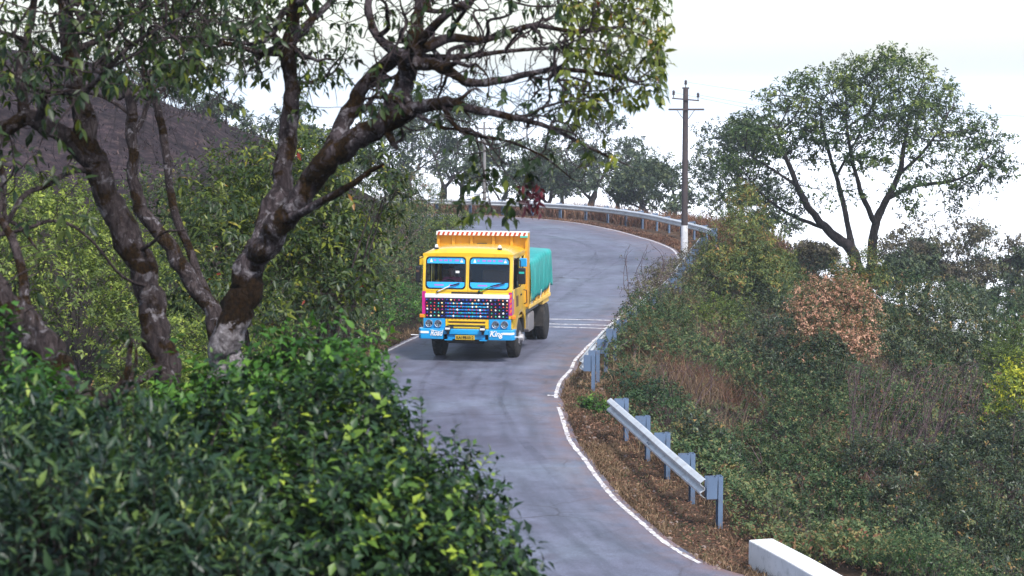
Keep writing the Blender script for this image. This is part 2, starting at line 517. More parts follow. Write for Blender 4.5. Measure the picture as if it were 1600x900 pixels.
# ---- mist lying in the valley beyond the slope
mx_ = np.concatenate((np.arange(-1500, 0, 100), np.arange(0, 300, 25), np.arange(300, 1501, 100))); my_ = np.concatenate((np.arange(130, 400, 25), np.geomspace(400, 2200, 14)))
MX, MY = np.meshgrid(mx_, my_)
MZ = -26 + 3.0 * vnoise(MX, MY, 60.0) + 1.2 * vnoise(MX, MY + 50, 22.0)
k = len(mx_); ii = (np.arange(len(my_) - 1)[:, None] * k + np.arange(k - 1)[None, :]).ravel()
m, nt, b = mat_new('valley_mist')
b.inputs['Base Color'].default_value = (.93, .94, .96, 1); b.inputs['Roughness'].default_value = 1.0; b.inputs['Specular IOR Level'].default_value = 0.0
mist = link('valley_mist', arr_mesh('valley_mist', np.stack((MX.ravel(), MY.ravel(), MZ.ravel()), 1), np.stack((ii, ii + 1, ii + k + 1, ii + k), 1), smooth=True), m)
tag(mist, 'white mist lying in the valley beyond the road', 'mist', kind='stuff')

# ---- road surface
m, nt, b = mat_new('worn_asphalt')
uv = N(nt, 'ShaderNodeUVMap', uv_map='UVMap')
mp = N(nt, 'ShaderNodeMapping'); mp.inputs['Scale'].default_value = (9.0, 0.16, 1)
nt.links.new(uv.outputs[0], mp.inputs[0])
geo = nt.nodes.new('ShaderNodeNewGeometry'); pos = geo.outputs['Position']
streak = noise(nt, 1.0, 6, 0.62, mp.outputs[0], 0.3)
patch = noise(nt, 0.22, 5, 0.6, pos)
grain = noise(nt, 42, 5, 0.8, pos)
patch2 = noise(nt, 1.7, 6, 0.7, pos)
base = ramp(nt, [(0.30, (0.074, 0.073, 0.108)), (0.52, (0.102, 0.108, 0.152)), (0.72, (0.132, 0.154, 0.200))], patch)
st = ramp(nt, [(0.30, 0.58), (0.48, 1.0), (0.66, 1.22)], streak)
c = mix(nt, base.outputs[0], st.outputs[0], 1.0, 'MULTIPLY')
p2 = ramp(nt, [(0.35, 0.78), (0.65, 1.18)], patch2)
c = mix(nt, c, p2.outputs[0], 1.0, 'MULTIPLY')
gr = ramp(nt, [(0.3, 0.55), (0.7, 1.45)], grain)
c = mix(nt, c, gr.outputs[0], 1.0, 'MULTIPLY')
# dark oil and rubber blotches
bl = noise(nt, 0.55, 5, 0.6, pos, 1.2)
blr = ramp(nt, [(0.56, 0.0), (0.70, 0.6)], bl)
c = mix(nt, c, (0.055, 0.048, 0.066), blr.outputs[0])
# thin cracks
vo = N(nt, 'ShaderNodeTexVoronoi', feature='DISTANCE_TO_EDGE', Scale=0.55)
wv = N(nt, 'ShaderNodeTexNoise', Scale=1.5, Detail=4)
nt.links.new(pos, wv.inputs['Vector'])
wm = mix(nt, pos, wv.outputs['Color'], 0.45, 'ADD')
nt.links.new(wm, vo.inputs['Vector'])
cr = ramp(nt, [(0.0, 0.85), (0.018, 0.0)], vo.outputs['Distance'])
cm = nt.nodes.new('ShaderNodeMath'); cm.operation = 'MULTIPLY'
cmr = ramp(nt, [(0.5, 0.0), (0.62, 1.0)], noise(nt, 0.3, 2, 0.5, pos))
nt.links.new(cr.outputs[0], cm.inputs[0]); nt.links.new(cmr.outputs[0], cm.inputs[1])
c = mix(nt, c, (0.035, 0.03, 0.035), cm.outputs[0])
# red-brown dust along both edges
su = nt.nodes.new('ShaderNodeSeparateXYZ'); nt.links.new(uv.outputs[0], su.inputs[0])
eu = ramp(nt, [(0.0, 0.85), (0.10, 0.25), (0.22, 0.0), (0.76, 0.0), (0.90, 0.35), (1.0, 0.9)], su.outputs[0])
dn = ramp(nt, [(0.38, 0.0), (0.62, 1.0)], noise(nt, 1.6, 5, 0.65, pos))
dm = nt.nodes.new('ShaderNodeMath'); dm.operation = 'MULTIPLY'
nt.links.new(eu.outputs[0], dm.inputs[0]); nt.links.new(dn.outputs[0], dm.inputs[1])
c = mix(nt, c, (0.19, 0.105, 0.085), dm.outputs[0])
nt.links.new(c, b.inputs['Base Color'])
rr = ramp(nt, [(0.3, 0.50), (0.7, 0.68)], streak)
nt.links.new(rr.outputs[0], b.inputs['Roughness'])
b.inputs['Specular IOR Level'].default_value = 0.5
bump(nt, b, grain, 0.35, 0.012)
M['asphalt'] = m
NU = 13
n = len(RC)
us = np.linspace(0, 1, NU)
wob = 0.05 * vnoise(RC[:, 1] * 1.3, RC[:, 0], 1.5)
RCw = RC + np.stack((wob * 0.6, wob * 0.1), 1)
V = LC[:, None, :] * (1 - us)[None, :, None] + RCw[:, None, :] * us[None, :, None]
zz = 0.035 * (1 - (2 * us - 1) ** 2)
V = np.concatenate((V, np.broadcast_to(zz[None, :, None], (n, NU, 1))), 2)
sl = np.concatenate(([0], np.cumsum(np.hypot(*np.diff((RC + LC) / 2, axis=0).T))))
ii = (np.arange(n - 1)[:, None] * NU + np.arange(NU - 1)[None, :]).ravel()
rF = np.stack((ii, ii + 1, ii + NU + 1, ii + NU), 1)
rme = arr_mesh('road', V.reshape(-1, 3), rF, smooth=True)
uvl = rme.uv_layers.new(name='UVMap')
uvv = np.stack((np.broadcast_to(us[None, :], (n, NU)), np.broadcast_to(sl[:, None], (n, NU))), 2).reshape(-1, 2)
uvl.data.foreach_set('uv', uvv[rF.ravel()].astype(np.float32).ravel())
road = link('road', rme, M['asphalt'])
tag(road, 'worn grey asphalt hill road bending left', kind='structure')

def road_pt(i, u):
    i = max(0, min(n - 1, i)); k = int(i); t = i - k
    k2 = min(k + 1, n - 1)
    l, r = LC[k] * (1 - t) + LC[k2] * t, RCw[k] * (1 - t) + RCw[k2] * t
    q = l * (1 - u) + r * u
    return np.array((q[0], q[1], 0.035 * (1 - (2 * u - 1) ** 2)))

m, nt, b = mat_new('road_paint')
geo = nt.nodes.new('ShaderNodeNewGeometry'); pos = geo.outputs['Position']
w = ramp(nt, [(0.42, 0.0), (0.60, 0.95)], noise(nt, 6.0, 7, 0.8, pos))
c = mix(nt, (0.70, 0.69, 0.70), (0.20, 0.16, 0.17), w.outputs[0])
nt.links.new(c, b.inputs['Base Color']); b.inputs['Roughness'].default_value = 0.7
M['road_paint'] = m
def strip(name, pts_a, pts_b, mat, lift=0.005):
    A_, B_ = np.array(pts_a), np.array(pts_b)
    V = np.concatenate((A_, B_)); V[:, 2] += lift
    k = len(A_); i = np.arange(k - 1)
    return link(name, arr_mesh(name, V, np.stack((i, i + k, i + k + 1, i + 1), 1)), mat, road)
def edge_line(i0, i1, side):
    a, b_ = [], []
    for i in np.arange(i0, i1 + 0.01, 0.25):
        l, r = road_pt(i, 0)[:2], road_pt(i, 1)[:2]
        wd = np.hypot(*(r - l))
        j = 0.012 * float(vnoise(np.array([i * 5.0]), np.array([side * 9.0]), 1.0)[0])
        o, w_ = 0.10 / wd, 0.088 / wd
        if side > 0: u0, u1 = 1 - o - w_ + j / wd, 1 - o - j / wd
        else: u0, u1 = o + j / wd, o + w_ - j / wd
        a.append(road_pt(i, u0)); b_.append(road_pt(i, u1))
    return strip('edge_line', a, b_, M['road_paint'])
edge_line(4 * 8 - 1, 7.9 * 8, 1); edge_line(8.25 * 8, 10.2 * 8, 1); edge_line(10.25 * 8, 23 * 8, 1)
edge_line(9.6 * 8, 20 * 8, -1)
# dark curved tyre marks round the bend
m, nt, b = mat_new('tyre_rubber_mark')
geo = nt.nodes.new('ShaderNodeNewGeometry'); pos = geo.outputs['Position']
b.inputs['Base Color'].default_value = (.05, .046, .058, 1); b.inputs['Roughness'].default_value = .6
tr = N(nt, 'ShaderNodeBsdfTransparent'); mx = N(nt, 'ShaderNodeMixShader')
al = ramp(nt, [(0.40, 0.0), (0.75, 0.24)], noise(nt, 1.3, 6, 0.7, pos))
nt.links.new(al.outputs[0], mx.inputs[0]); nt.links.new(tr.outputs[0], mx.inputs[1]); nt.links.new(b.outputs[0], mx.inputs[2])
nt.links.new(mx.outputs[0], nt.nodes['Material Output'].inputs['Surface'])
M['tyre_mark'] = m
for (i0, i1, ua, ub, w_) in ((12.6, 17.5, .30, .62, .16), (12.3, 17.8, .48, .78, .15), (13.5, 19.0, .22, .42, .17), (14.5, 20, .55, .66, .14), (5.2, 8.2, .82, .70, .22), (5.6, 7.6, .52, .46, .18), (6.5, 11, .30, .36, .15), (15.5, 19.5, .82, .84, .16)):
    a, c_ = [], []
    for t in np.linspace(0, 1, 40):
        i = (i0 + (i1 - i0) * t) * 8; u = ua + (ub - ua) * (t * t * (3 - 2 * t))
        l_ = np.hypot(*(road_pt(i, 1) - road_pt(i, 0))[:2])
        ww = w_ / l_ * (.5 + .5 * math.sin(math.pi * min(1, t * 1.2 + .05)))
        a.append(road_pt(i, u - ww / 2)); c_.append(road_pt(i, u + ww / 2))
    strip('tyre_mark', a, c_, M['tyre_mark'], .004)
# three thin rumble stripes across the road behind the lorry
for D_ in (56.6, 57.35, 58.6):
    k = int(np.argmin(np.abs(RC[:, 1] - D_)))
    a = [road_pt(k, u) + np.array((0, D_ - RC[k, 1] - 0.06, 0)) for u in np.linspace(0.06, 0.965, 14)]
    b_ = [p + np.array((0, 0.13, 0)) for p in a]
    strip('rumble_stripe', a, b_, M['road_paint'])
# faded worn cross stripe by the gap in the rails
a = [road_pt(8.35 * 8, u) for u in np.linspace(0.93, 0.985, 4)]
strip('stop_stripe', a, [p + np.array((0, 0.13, 0)) for p in a], M['road_paint'], 0.009)

# ------------------------------------------------------------------ steel guard rails
WPROF = [(0.0, .755), (.022, .745), (.080, .700), (.080, .668), (.012, .622), (.012, .584), (.080, .538), (.080, .506), (.022, .462), (0.0, .452)]
def beam_mesh(path, inward):
    """W-section steel beam along a path of (x,y,z0); inward: +1 bulges to the left of travel"""
    p = np.array(path, float)
    t = np.gradient(p[:, :2], axis=0); t = t / np.linalg.norm(t, axis=1, keepdims=True)
    nrm = np.stack((-t[:, 1], t[:, 0]), 1) * inward
    prof = WPROF + [(o - 0.006, z) for o, z in reversed(WPROF)]
    k = len(prof)
    V = []
    for q, nn in zip(p, nrm):
        for o, z in prof:
            V.append((q[0] + nn[0] * o, q[1] + nn[1] * o, q[2] + z))
    F = []
    for i in range(len(p) - 1):
        for j in range(k):
            F.append((i*k + j, i*k + (j+1) % k, (i+1)*k + (j+1) % k, (i+1)*k + j))
    F += [tuple(range(k)), tuple(reversed(range((len(p)-1)*k, len(p)*k)))]
    return MB().add(V, F)
def channel(mb, cx, cy, ang, w, dpt, z0, z1, t=0.012):
    """open C-section post: web width w along ang, flanges dpt deep"""
    ca, sa = math.cos(ang), math.sin(ang)
    def W(a, b_): return (cx + ca * a - sa * b_, cy + sa * a + ca * b_)
    pr = [W(-w/2, 0), W(w/2, 0), W(w/2, dpt), W(w/2 - t, dpt), W(w/2 - t, t), W(-w/2 + t, t), W(-w/2 + t, dpt), W(-w/2, dpt)]
    k = 8
    mb.add([(*c_, z0) for c_ in pr] + [(*c_, z1) for c_ in pr], [(i, (i+1) % k, k + (i+1) % k, k + i) for i in range(k)] +
           [(7, 6, 5, 0), (5, 4, 1, 0), (4, 3, 2, 1), (8, 13, 14, 15), (8, 9, 12, 13), (9, 10, 11, 12)])
def guard_rail(path, label, inward, post_at, panel=4.0, zoff=0.0, fine=False, post_h=0.79):
    pts = catmull(path, 12)
    s = np.concatenate(([0], np.cumsum(np.hypot(*np.diff(pts, axis=0).T))))
    def at(d):
        return np.array((np.interp(d, s, pts[:, 0]), np.interp(d, s, pts[:, 1])))
    root = empty('guard_rail', (*at(0), gz(*at(0))))
    o = np.array(root.location)
    tag(root, label, 'guard rail')
    d = 0.0; q = 0
    while d < s[-1] - 0.3:
        e = min(d + panel, s[-1])
        seg = [(*at(x), zoff + (0.004 if q % 2 else 0.0)) for x in np.linspace(d, min(e + (0.25 if e < s[-1] else 0), s[-1]), max(2, int((e - d) / 0.5) + 1))]
        seg = [(a - o[0], b_ - o[1], c_ - o[2]) for a, b_, c_ in seg]
        bo = beam_mesh(seg, inward).build('beam', M['galv'], root)
        if fine:
            for zb in (0.645, 0.56):
                for db in (0.06, 0.19):
                    if e < s[-1]:
                        pa = at(e + db); tt = at(e + db + 0.05) - pa; tt /= np.linalg.norm(tt)
                        nn = np.array((-tt[1], tt[0])) * inward
                        a_ = (pa[0] + nn[0]*0.035 - o[0], pa[1] + nn[1]*0.035 - o[1], zb + zoff - o[2])
                        b2 = (pa[0] + nn[0]*0.062 - o[0], pa[1] + nn[1]*0.062 - o[1], zb + zoff - o[2])
                        MB().cyl(a_, b2, 0.016, 0.014, 8).build('bolt', M['galv_post'], bo)
        d = e; q += 1
    for dp in post_at(s[-1]):
        pa = at(min(max(dp, 0), s[-1] - 0.02)) + (min(dp, 0) * (at(.5) - at(0)) / .5); d1 = min(max(dp, 0.1) + 0.05, s[-1]); tt = at(d1) - at(d1 - 0.1); tt /= np.linalg.norm(tt)
        nn = np.array((-tt[1], tt[0])) * inward
        ang = math.atan2(tt[1], tt[0])
        hh = post_h + random.uniform(-0.02, 0.02)
        # spacer directly behind the beam, post behind the spacer
        pb = pa - nn * 0.28
        fl = ang if inward < 0 else ang + math.pi
        mb = MB(); channel(mb, pb[0] - o[0], pb[1] - o[1], fl + math.pi, 0.16, 0.075, gz(*pb) - 0.5 - o[2], hh + zoff - o[2])
        po = mb.build('post', M['galv_post'], root)
        pc = pa - nn * 0.19
        mb = MB(); channel(mb, pc[0] - o[0], pc[1] - o[1], fl + math.pi + 0, 0.16, 0.17, 0.44 + zoff - o[2], hh - 0.01 + zoff - o[2])
        mb.build('spacer', M['galv_post'], po)
        if fine:
            for zb in (0.52, 0.70):
                q_ = pa - nn * 0.10 + tt * 0.081
                MB().cyl((q_[0] - o[0], q_[1] - o[1], zb + zoff - o[2]), (q_[0] + tt[0]*0.012 - o[0], q_[1] + tt[1]*0.012 - o[1], zb + zoff - o[2]), 0.013, 0.013, 8).build('bolt', M['galv'], po)
    return root
guard_rail([(3.04, 30.72), (2.68, 33.4), (2.32, 36.2), (1.96, 38.95)], 'short straight steel guard rail on five posts beside the near verge', 1,
           lambda L: [0.06, 2.0, 4.0, 5.8, L - 0.35], panel=4.15, fine=True)
guard_rail([(1.62, 45.0), (2.05, 48.0), (2.55, 51.0), (3.64, 56.4), (5.0, 63.5), (6.0, 70), (6.75, 75), (7.75, 81.4)], 'steel guard rail seen end-on along the bushes right of the lorry', 1,
           lambda L: [0.02, 1.1, 3.1] + list(np.arange(5.1, L, 2.0)) + [L - 0.05])
guard_rail([(8.75, 86.5), (8.5, 89), (7.5, 94), (6.4, 98.6), (4.4, 103.4), (1.7, 106.8), (-2, 109.6), (-8, 111.8), (-16, 112.3)], 'long curved steel guard rail round the outside of the far bend', 1,
           lambda L: list(np.arange(0.4, L, 2.05)))

# ------------------------------------------------------------------ utility poles, wires, parapet
def wood_pole():
    b0 = P(1069, 419, 76.0); gx, gy = b0[0], b0[1]
    z0 = gz(gx, gy)
    root = empty('utility_pole', (gx, gy, z0))
    tag(root, 'tall dark wooden utility pole with white-painted foot beside the bend', 'utility pole')
    s = 76.0 / 3100
    zt = P(1069, 138, 76)[2] - z0
    zp = P(1069, 352, 76)[2] - z0
    prof = [(zp, .125), (zp + 1.5, .118), (zp + 3, .112), (zt, .098)]
    MB().lathe(prof, axis='z', n=12).build('shaft', M['wood_pole'], root, smooth=True)
    MB().lathe([(-0.6, .165), (0.0, .160), (0.25, .148), (0.8, .138), (zp - 0.002, .131)], axis='z', n=14).build('painted_foot', M['limewash'], root, smooth=True)
    za = P(1069, 171, 76)[2] - z0; zb = P(1069, 157, 76)[2] - z0
    MB().box(-0.66, 0.70, -0.15, -0.10, za - .035, za + .035).build('cross_arm', M['wood_pole'], root, bevel=.006)
    MB().hexa([(-0.53, -.16, zb + .06), (0.50, -.16, zb - .03), (0.50, -.11, zb - .03), (-0.53, -.11, zb + .06), (-0.53, -.16, zb + .11), (0.50, -.16, zb + .02), (0.50, -.11, zb + .02), (-0.53, -.11, zb + .11)]).build('cross_arm', M['wood_pole'], root)
    MB().bar([(0.35, -.12, za), (0.0, -.12, za - .5)], .012, 6).build('brace', M['wood_pole'], root)
    MB().bar([(-0.35, -.12, za), (0.0, -.12, za - .5)], .012, 6).build('brace', M['wood_pole'], root)
    MB().box(-.13, .13, -.05, .05, zt - .02, zt + .04).build('pole_cap', M['wood_pole'], root)
    ins = []
    for x, zq in ((-0.47, zb + .11), (0.46, zb + .02), (0.0, zt + .04)):
        i = MB().lathe([(0, .018), (.10, .018), (.10, .05), (.15, .06), (.17, .04), (.20, .055), (.25, .05), (.28, .02)], (x, -.135 if abs(x) > .1 else 0, zq), 'z', 10).build('insulator', M['porcelain'], root, smooth=True)
        ins.append((gx + x, gy - .135, z0 + zq + .2))
    return ins
ins = wood_pole()
ends = [P(1640, 186, 70), P(1640, 184, 66), P(1640, 243, 72)]
for (a, e, lab) in zip(ins, (P(2300, 260, 62), P(2300, 214, 58), P(2300, 170, 64)), ('lowest slack overhead wire right of the big tree', 'middle slack overhead wire right of the big tree', 'topmost slack overhead wire crossing behind the big tree')):
    a = Vector(a); e = Vector(e)
    mb = MB(); pr = None
    for k in range(25):
        t = k / 24
        q = a.lerp(e, t); q.z -= 1.6 * 4 * t * (1 - t) * 0.5
        q -= a
        if pr is not None: mb.cyl(pr, q, .005, .005, 5, caps=False)
        pr = q
    o = mb.build('overhead_wire', M['wire']); o.location = a
    tag(o, lab, 'wire')
# slim far pole
b0 = P(757, 312, 128)
fp = empty('utility_pole', (b0[0], b0[1], gz(b0[0], b0[1])))
tag(fp, 'slim grey pole among the hazy trees behind the bend', 'utility pole')
zt = P(757, 190, 128)[2] - fp.location.z
MB().lathe([(-.5, .12), (zt * .5, .10), (zt, .07)], axis='z', n=10).build('shaft', M['concrete'], fp, smooth=True)
MB().box(-.6, .6, -.06, .06, zt - .5, zt - .4).build('cross_arm', M['concrete'], fp)

# limewashed parapet block, lower right
pa, pb = np.array((3.42, 28.2, 0)), np.array((3.93, 26.45, 0))
ang = math.atan2(pb[1] - pa[1], pb[0] - pa[0])
pw = empty('parapet_block', (pa[0], pa[1], gz(pa[0], pa[1]) - 0.05), ang)
tag(pw, 'white limewashed masonry parapet block at the near right road edge', 'parapet')
hz = .37 - pw.location.z
V = []
mb = MB()
prof = [(0.0, -0.4), (2.6, -0.4), (2.6, hz), (1.3, hz + .012), (0.0, hz)]
mb.prism_y(prof, 0.0, 0.38)
mb.build('block', M['parapet'], pw, bevel=.03, seg=3, smooth=True)
# ------------------------------------------------------------------ the tipper lorry  (local: -y front, +x to the right in the photo)
T = empty('tipper_lorry', (-0.895, 50.65, 0.03), math.radians(-10.5))
T.scale = (.965, 1, .985)
tag(T, 'yellow tipper lorry with blue bumper and coloured studs on its grille driving on the road', 'truck')
FY = -1.25                                   # front face
def ring_panel(mb, outer, inner, fy, t=0.05):
    """plate between a rectangle (x0,x1,z0,z1) and a rounded-rectangle hole, lying on y=fy(z)"""
    x0, x1, z0, z1 = outer; a0, a1, b0, b1, r = inner
    inn, out = [], []
    nn = 6
    for cx, cz, s in ((a1 - r, b1 - r, 0), (a0 + r, b1 - r, 1), (a0 + r, b0 + r, 2), (a1 - r, b0 + r, 3)):
        for k in range(nn + 1):
            an = (s + k / nn) * math.pi / 2
            inn.append((cx + r * math.cos(an), cz + r * math.sin(an)))
            q = k / nn
            if s == 0: out.append((x1, b1 - r + (z1 - b1 + r) * min(1, 2*q)) if q <= .5 else (x1 - (x1 - a1 + r) * (2*q - 1), z1))
            if s == 1: out.append((a0 + r - (a0 + r - x0) * min(1, 2*q), z1) if q <= .5 else (x0, z1 - (z1 - b1 + r) * (2*q - 1)))
            if s == 2: out.append((x0, b0 + r - (b0 + r - z0) * min(1, 2*q)) if q <= .5 else (x0 + (a0 + r - x0) * (2*q - 1), z0))
            if s == 3: out.append((a1 - r + (x1 - a1 + r) * min(1, 2*q), z0) if q <= .5 else (x1, z0 + (b0 + r - z0) * (2*q - 1)))
    k = len(inn)
    V = []
    for dy in (0, t):
        V += [(x, fy(z) + dy, z) for x, z in out] + [(x, fy(z) + dy, z) for x, z in inn]
    F = []
    for i in range(k):
        j = (i + 1) % k
        F += [(i, j, k + j, k + i), (2*k + i, 3*k + i, 3*k + j, 2*k + j), (k + i, k + j, 3*k + j, 3*k + i), (i, 2*k + i, 2*k + j, j)]
    mb.add(V, F)
    return inn
lean = lambda z: FY + max(0, z - 1.80) * 0.13
cab = MB()
holes = []
for s in (-1, 1):
    o_ = (-1.19, 0.0, 1.80, 2.76) if s < 0 else (0.0, 1.19, 1.80, 2.76)
    i_ = (-1.10, -0.055, 1.875, 2.675, 0.09) if s < 0 else (0.055, 1.10, 1.875, 2.675, 0.09)
    holes.append((ring_panel(cab, o_, i_, lean), i_))
cab.box(-1.19, 1.19, FY, FY + .05, 1.12, 1.80)                # nose panel
# side skins with wheel arch
arch = [(0.68 * math.cos(a), 0.5 + 0.68 * math.sin(a)) for a in np.linspace(math.radians(158), math.radians(12), 14)]
prof = [(FY + .05, 0.86), (-0.75, 0.86)] + arch + [(0.66, 0.80), (0.66, 1.86), (FY + .055, 1.86)]
for s in (-1, 1):
    x0, x1 = (1.15, 1.19) if s > 0 else (-1.19, -1.15)
    cab.prism_x(prof, x0, x1)
    # pillars and header over the door
    cab.hexa([(x0, lean(1.86) + .05, 1.86), (x1, lean(1.86) + .05, 1.86), (x1, lean(1.86) + .17, 1.86), (x0, lean(1.86) + .17, 1.86),
              (x0, lean(2.62) + .05, 2.62), (x1, lean(2.62) + .05, 2.62), (x1, lean(2.62) + .14, 2.62), (x0, lean(2.62) + .14, 2.62)])
    cab.box(x0, x1, -0.08, 0.06, 1.86, 2.62)
    cab.box(x0, x1, 0.50, 0.66, 1.86, 2.62)
    cab.box(x0, x1, -1.10, 0.66, 2.62, 2.76)
cab.box(-1.15, 1.15, 0.61, 0.66, 0.95, 2.74)                  # back wall
cab.box(-1.15, 1.15, FY + .05, 0.60, 1.02, 1.08)              # floor
cabo = cab.build('cab_body', M['yellow'], T, bevel=0.012, seg=2, smooth=True)
MB().box(-1.15, 1.15, -1.1, -0.95, 1.60, 1.82).build('dashboard', M['interior'], T, bevel=.04)
for x0 in (-0.95, 0.15):
    MB().box(x0, x0 + .8, -0.05, .12, 1.55, 2.25).box(x0, x0 + .8, -0.45, .10, 1.40, 1.56).build('seat', M['brown_panel'], T, bevel=.05)
MB().box(-1.10, 1.10, 0.575, 0.605, 1.2, 2.7).build('cab_lining', M['interior'], T)
MB().box(0.10, 0.45, 0.54, 0.573, 2.32, 2.62).box(0.55, 0.95, 0.54, 0.573, 2.34, 2.62).build('back_window', M['brown_panel'], T)
# roof: crowned and rounded
V, F = [], []
nxr, nyr = 15, 15
for j in range(nyr):
    for i in range(nxr):
        u, v = -1 + 2 * i / (nxr - 1), -1 + 2 * j / (nyr - 1)
        ux = math.copysign(abs(u) ** 0.75, u)
        ex = (1 - abs(u) ** 5) ; ey = (1 - abs(v) ** 5)
        yb = -1.135 + (v + 1) / 2 * 1.81
        V.append((u * 1.20, yb + (0.0), 2.755 + 0.125 * min(1, ex * 1.0) ** .6 * max(0, ey) ** .5 + 0.03 * (1 - u * u)))
for j in range(nyr - 1):
    for i in range(nxr - 1):
        a = j * nxr + i
        F.append((a, a + 1, a + nxr + 1, a + nxr))
k = len(V)
V += [(x, y, 2.70) for x, y, z in V]
per = [i for i in range(nxr)] + [j * nxr + nxr - 1 for j in range(1, nyr)] + [(nyr - 1) * nxr + i for i in range(nxr - 2, -1, -1)] + [j * nxr for j in range(nyr - 2, 0, -1)]
for a, b_ in zip(per, per[1:] + per[:1]): F.append((a, a + k, b_ + k, b_))
for j in range(nyr - 1):
    for i in range(nxr - 1):
        a = k + j * nxr + i
        F.append((a, a + nxr, a + nxr + 1, a + 1))
roof = MB().add(V, F).build('roof', M['yellow'], T, smooth=True)
for x in (-0.88, 0.80):
    ml = MB().lathe([(0, .06), (.03, .06), (.04, .045)], (x, -0.95, 2.865), 'z', 12).build('marker_lamp', M['black'], T, smooth=True)
    MB().lathe([(0, .045), (.05, .042), (.075, .02)], (x, -0.95, 2.905), 'z', 12).build('lens', M['white'], ml, smooth=True)
# windscreens: rubber seal, glass, film strips, prints
for inn, (a0, a1, b0, b1, r) in holes:
    k = len(inn); V, F = [], []
    cx, cz = (a0 + a1) / 2, (b0 + b1) / 2
    for (dy, off) in ((-.012, 0.012), (-.018, -0.012), (.03, -0.02), (.03, .012)):
        for x, z in inn:
            dx, dz = x - cx, z - cz; L = math.hypot(dx, dz)
            V.append((x + dx / L * off, lean(z) + dy, z + dz / L * off))
    for q in range(4):
        for i in range(k):
            j = (i + 1) % k; q2 = (q + 1) % 4
            F.append((q*k + i, q*k + j, q2*k + j, q2*k + i))
    MB().add(V, F).build('window_seal', M['black'], T)
    inn2 = [(cx + (x - cx) * .99, cz + (z - cz) * .99) for x, z in inn]
    g = MB().add([(x, lean(z) + .012, z) for x, z in inn2] + [(x, lean(z) + .018, z) for x, z in inn2],
                 [tuple(range(k)), tuple(reversed(range(k, 2*k)))] + [(i, k + i, k + (i+1) % k, (i+1) % k) for i in range(k)]).build('windscreen', M['glass'], T)
    for (z0, z1) in ((b0 + .02, b0 + .165), (b1 - .165, b1 - .02)):
        xa, xb = a0 + .02, a1 - .02
        c_ = .06
        if z0 < 2.2: pr = [(xa, z1), (xa, z0 + c_), (xa + c_, z0), (xb - c_, z0), (xb, z0 + c_), (xb, z1)]
        else: pr = [(xa, z0), (xb, z0), (xb, z1 - c_), (xb - c_, z1), (xa + c_, z1), (xa, z1 - c_)]
        MB().add([(x, lean(z) - .001 + .004, z) for x, z in pr] + [(x, lean(z) + .007, z) for x, z in pr],
                 [tuple(range(6)), tuple(reversed(range(6, 12)))] + [(i, 6 + i, 6 + (i+1) % 6, (i+1) % 6) for i in range(6)]).build('film_strip', M['blue_film'], g)
    # faded pink print: words too worn to read, as broken dashes
    zc = b1 - .085
    x = a0 + .20
    mb = MB()
    for wlen in (.06, .0, .10, .11, .07, .0, .13, .05):
        if wlen:
            mb.box(x, x + wlen * .9, lean(zc) + .000, lean(zc) + .0025, zc - .022, zc + .022)
        x += wlen + .035
    for xx, wl in ((a0 + .22, .25), (a0 + .62, .18)):
        zq = b0 + .09
        mb.box(xx, xx + wl, lean(zq), lean(zq) + .0025, zq - .018, zq + .018)
    tag(mb.build('worn_print', M['pink'], g), kind='stuff')
    for xx in (a0 + .13, a1 - .11):
        mb = MB().add([(xx - .04, lean(zc - .05), zc - .05), (xx + .04, lean(zc - .05), zc - .05), (xx, lean(zc + .05), zc + .05),
                (xx - .04, lean(zc - .05) + .0025, zc - .05), (xx + .04, lean(zc - .05) + .0025, zc - .05), (xx, lean(zc + .05) + .0025, zc + .05)],
               [(0, 1, 2), (5, 4, 3), (0, 3, 4, 1), (1, 4, 5, 2), (2, 5, 3, 0)])
        mb.build('triangle_sticker', M['white'], g)
    if a0 < 0:
        MB().box(-.32, -.22, lean(2.3) + .002, lean(2.3) + .009, 2.27, 2.33).build('permit_sticker', M['white'], g)
MB().cyl((-1.0, -1.05, 1.86), (-1.0, -.97, 2.6), .02, .02, 8).build('grab_pole', M['yellow'], T)
# wipers
for pts, mt in ((((-.78, -1.29, 1.80), (-.45, -1.275, 1.95), (-.20, -1.25, 2.02)), 'white'), (((.32, -1.29, 1.82), (.62, -1.272, 1.95), (1.0, -1.25, 2.05)), 'green_film')):
    w = MB().bar(pts[:2], .014, 6).build('wiper', M[mt], T)
    MB().bar(pts[1:], .016, 6).build('blade', M['black'], w)
    MB().lathe([(-.03, .03), (.04, .03)], (pts[0][0], FY - .02, pts[0][2] - .0), 'y', 10).build('pivot', M['black'], w)
MB().box(-.42, .42, FY - .012, FY + .01, 1.755, 1.795).build('air_slot', M['black'], T, bevel=.006)
MB().box(-1.12, 1.12, FY - .02, FY + .005, 1.64, 1.745).build('white_band', M['white'], T, bevel=.006)
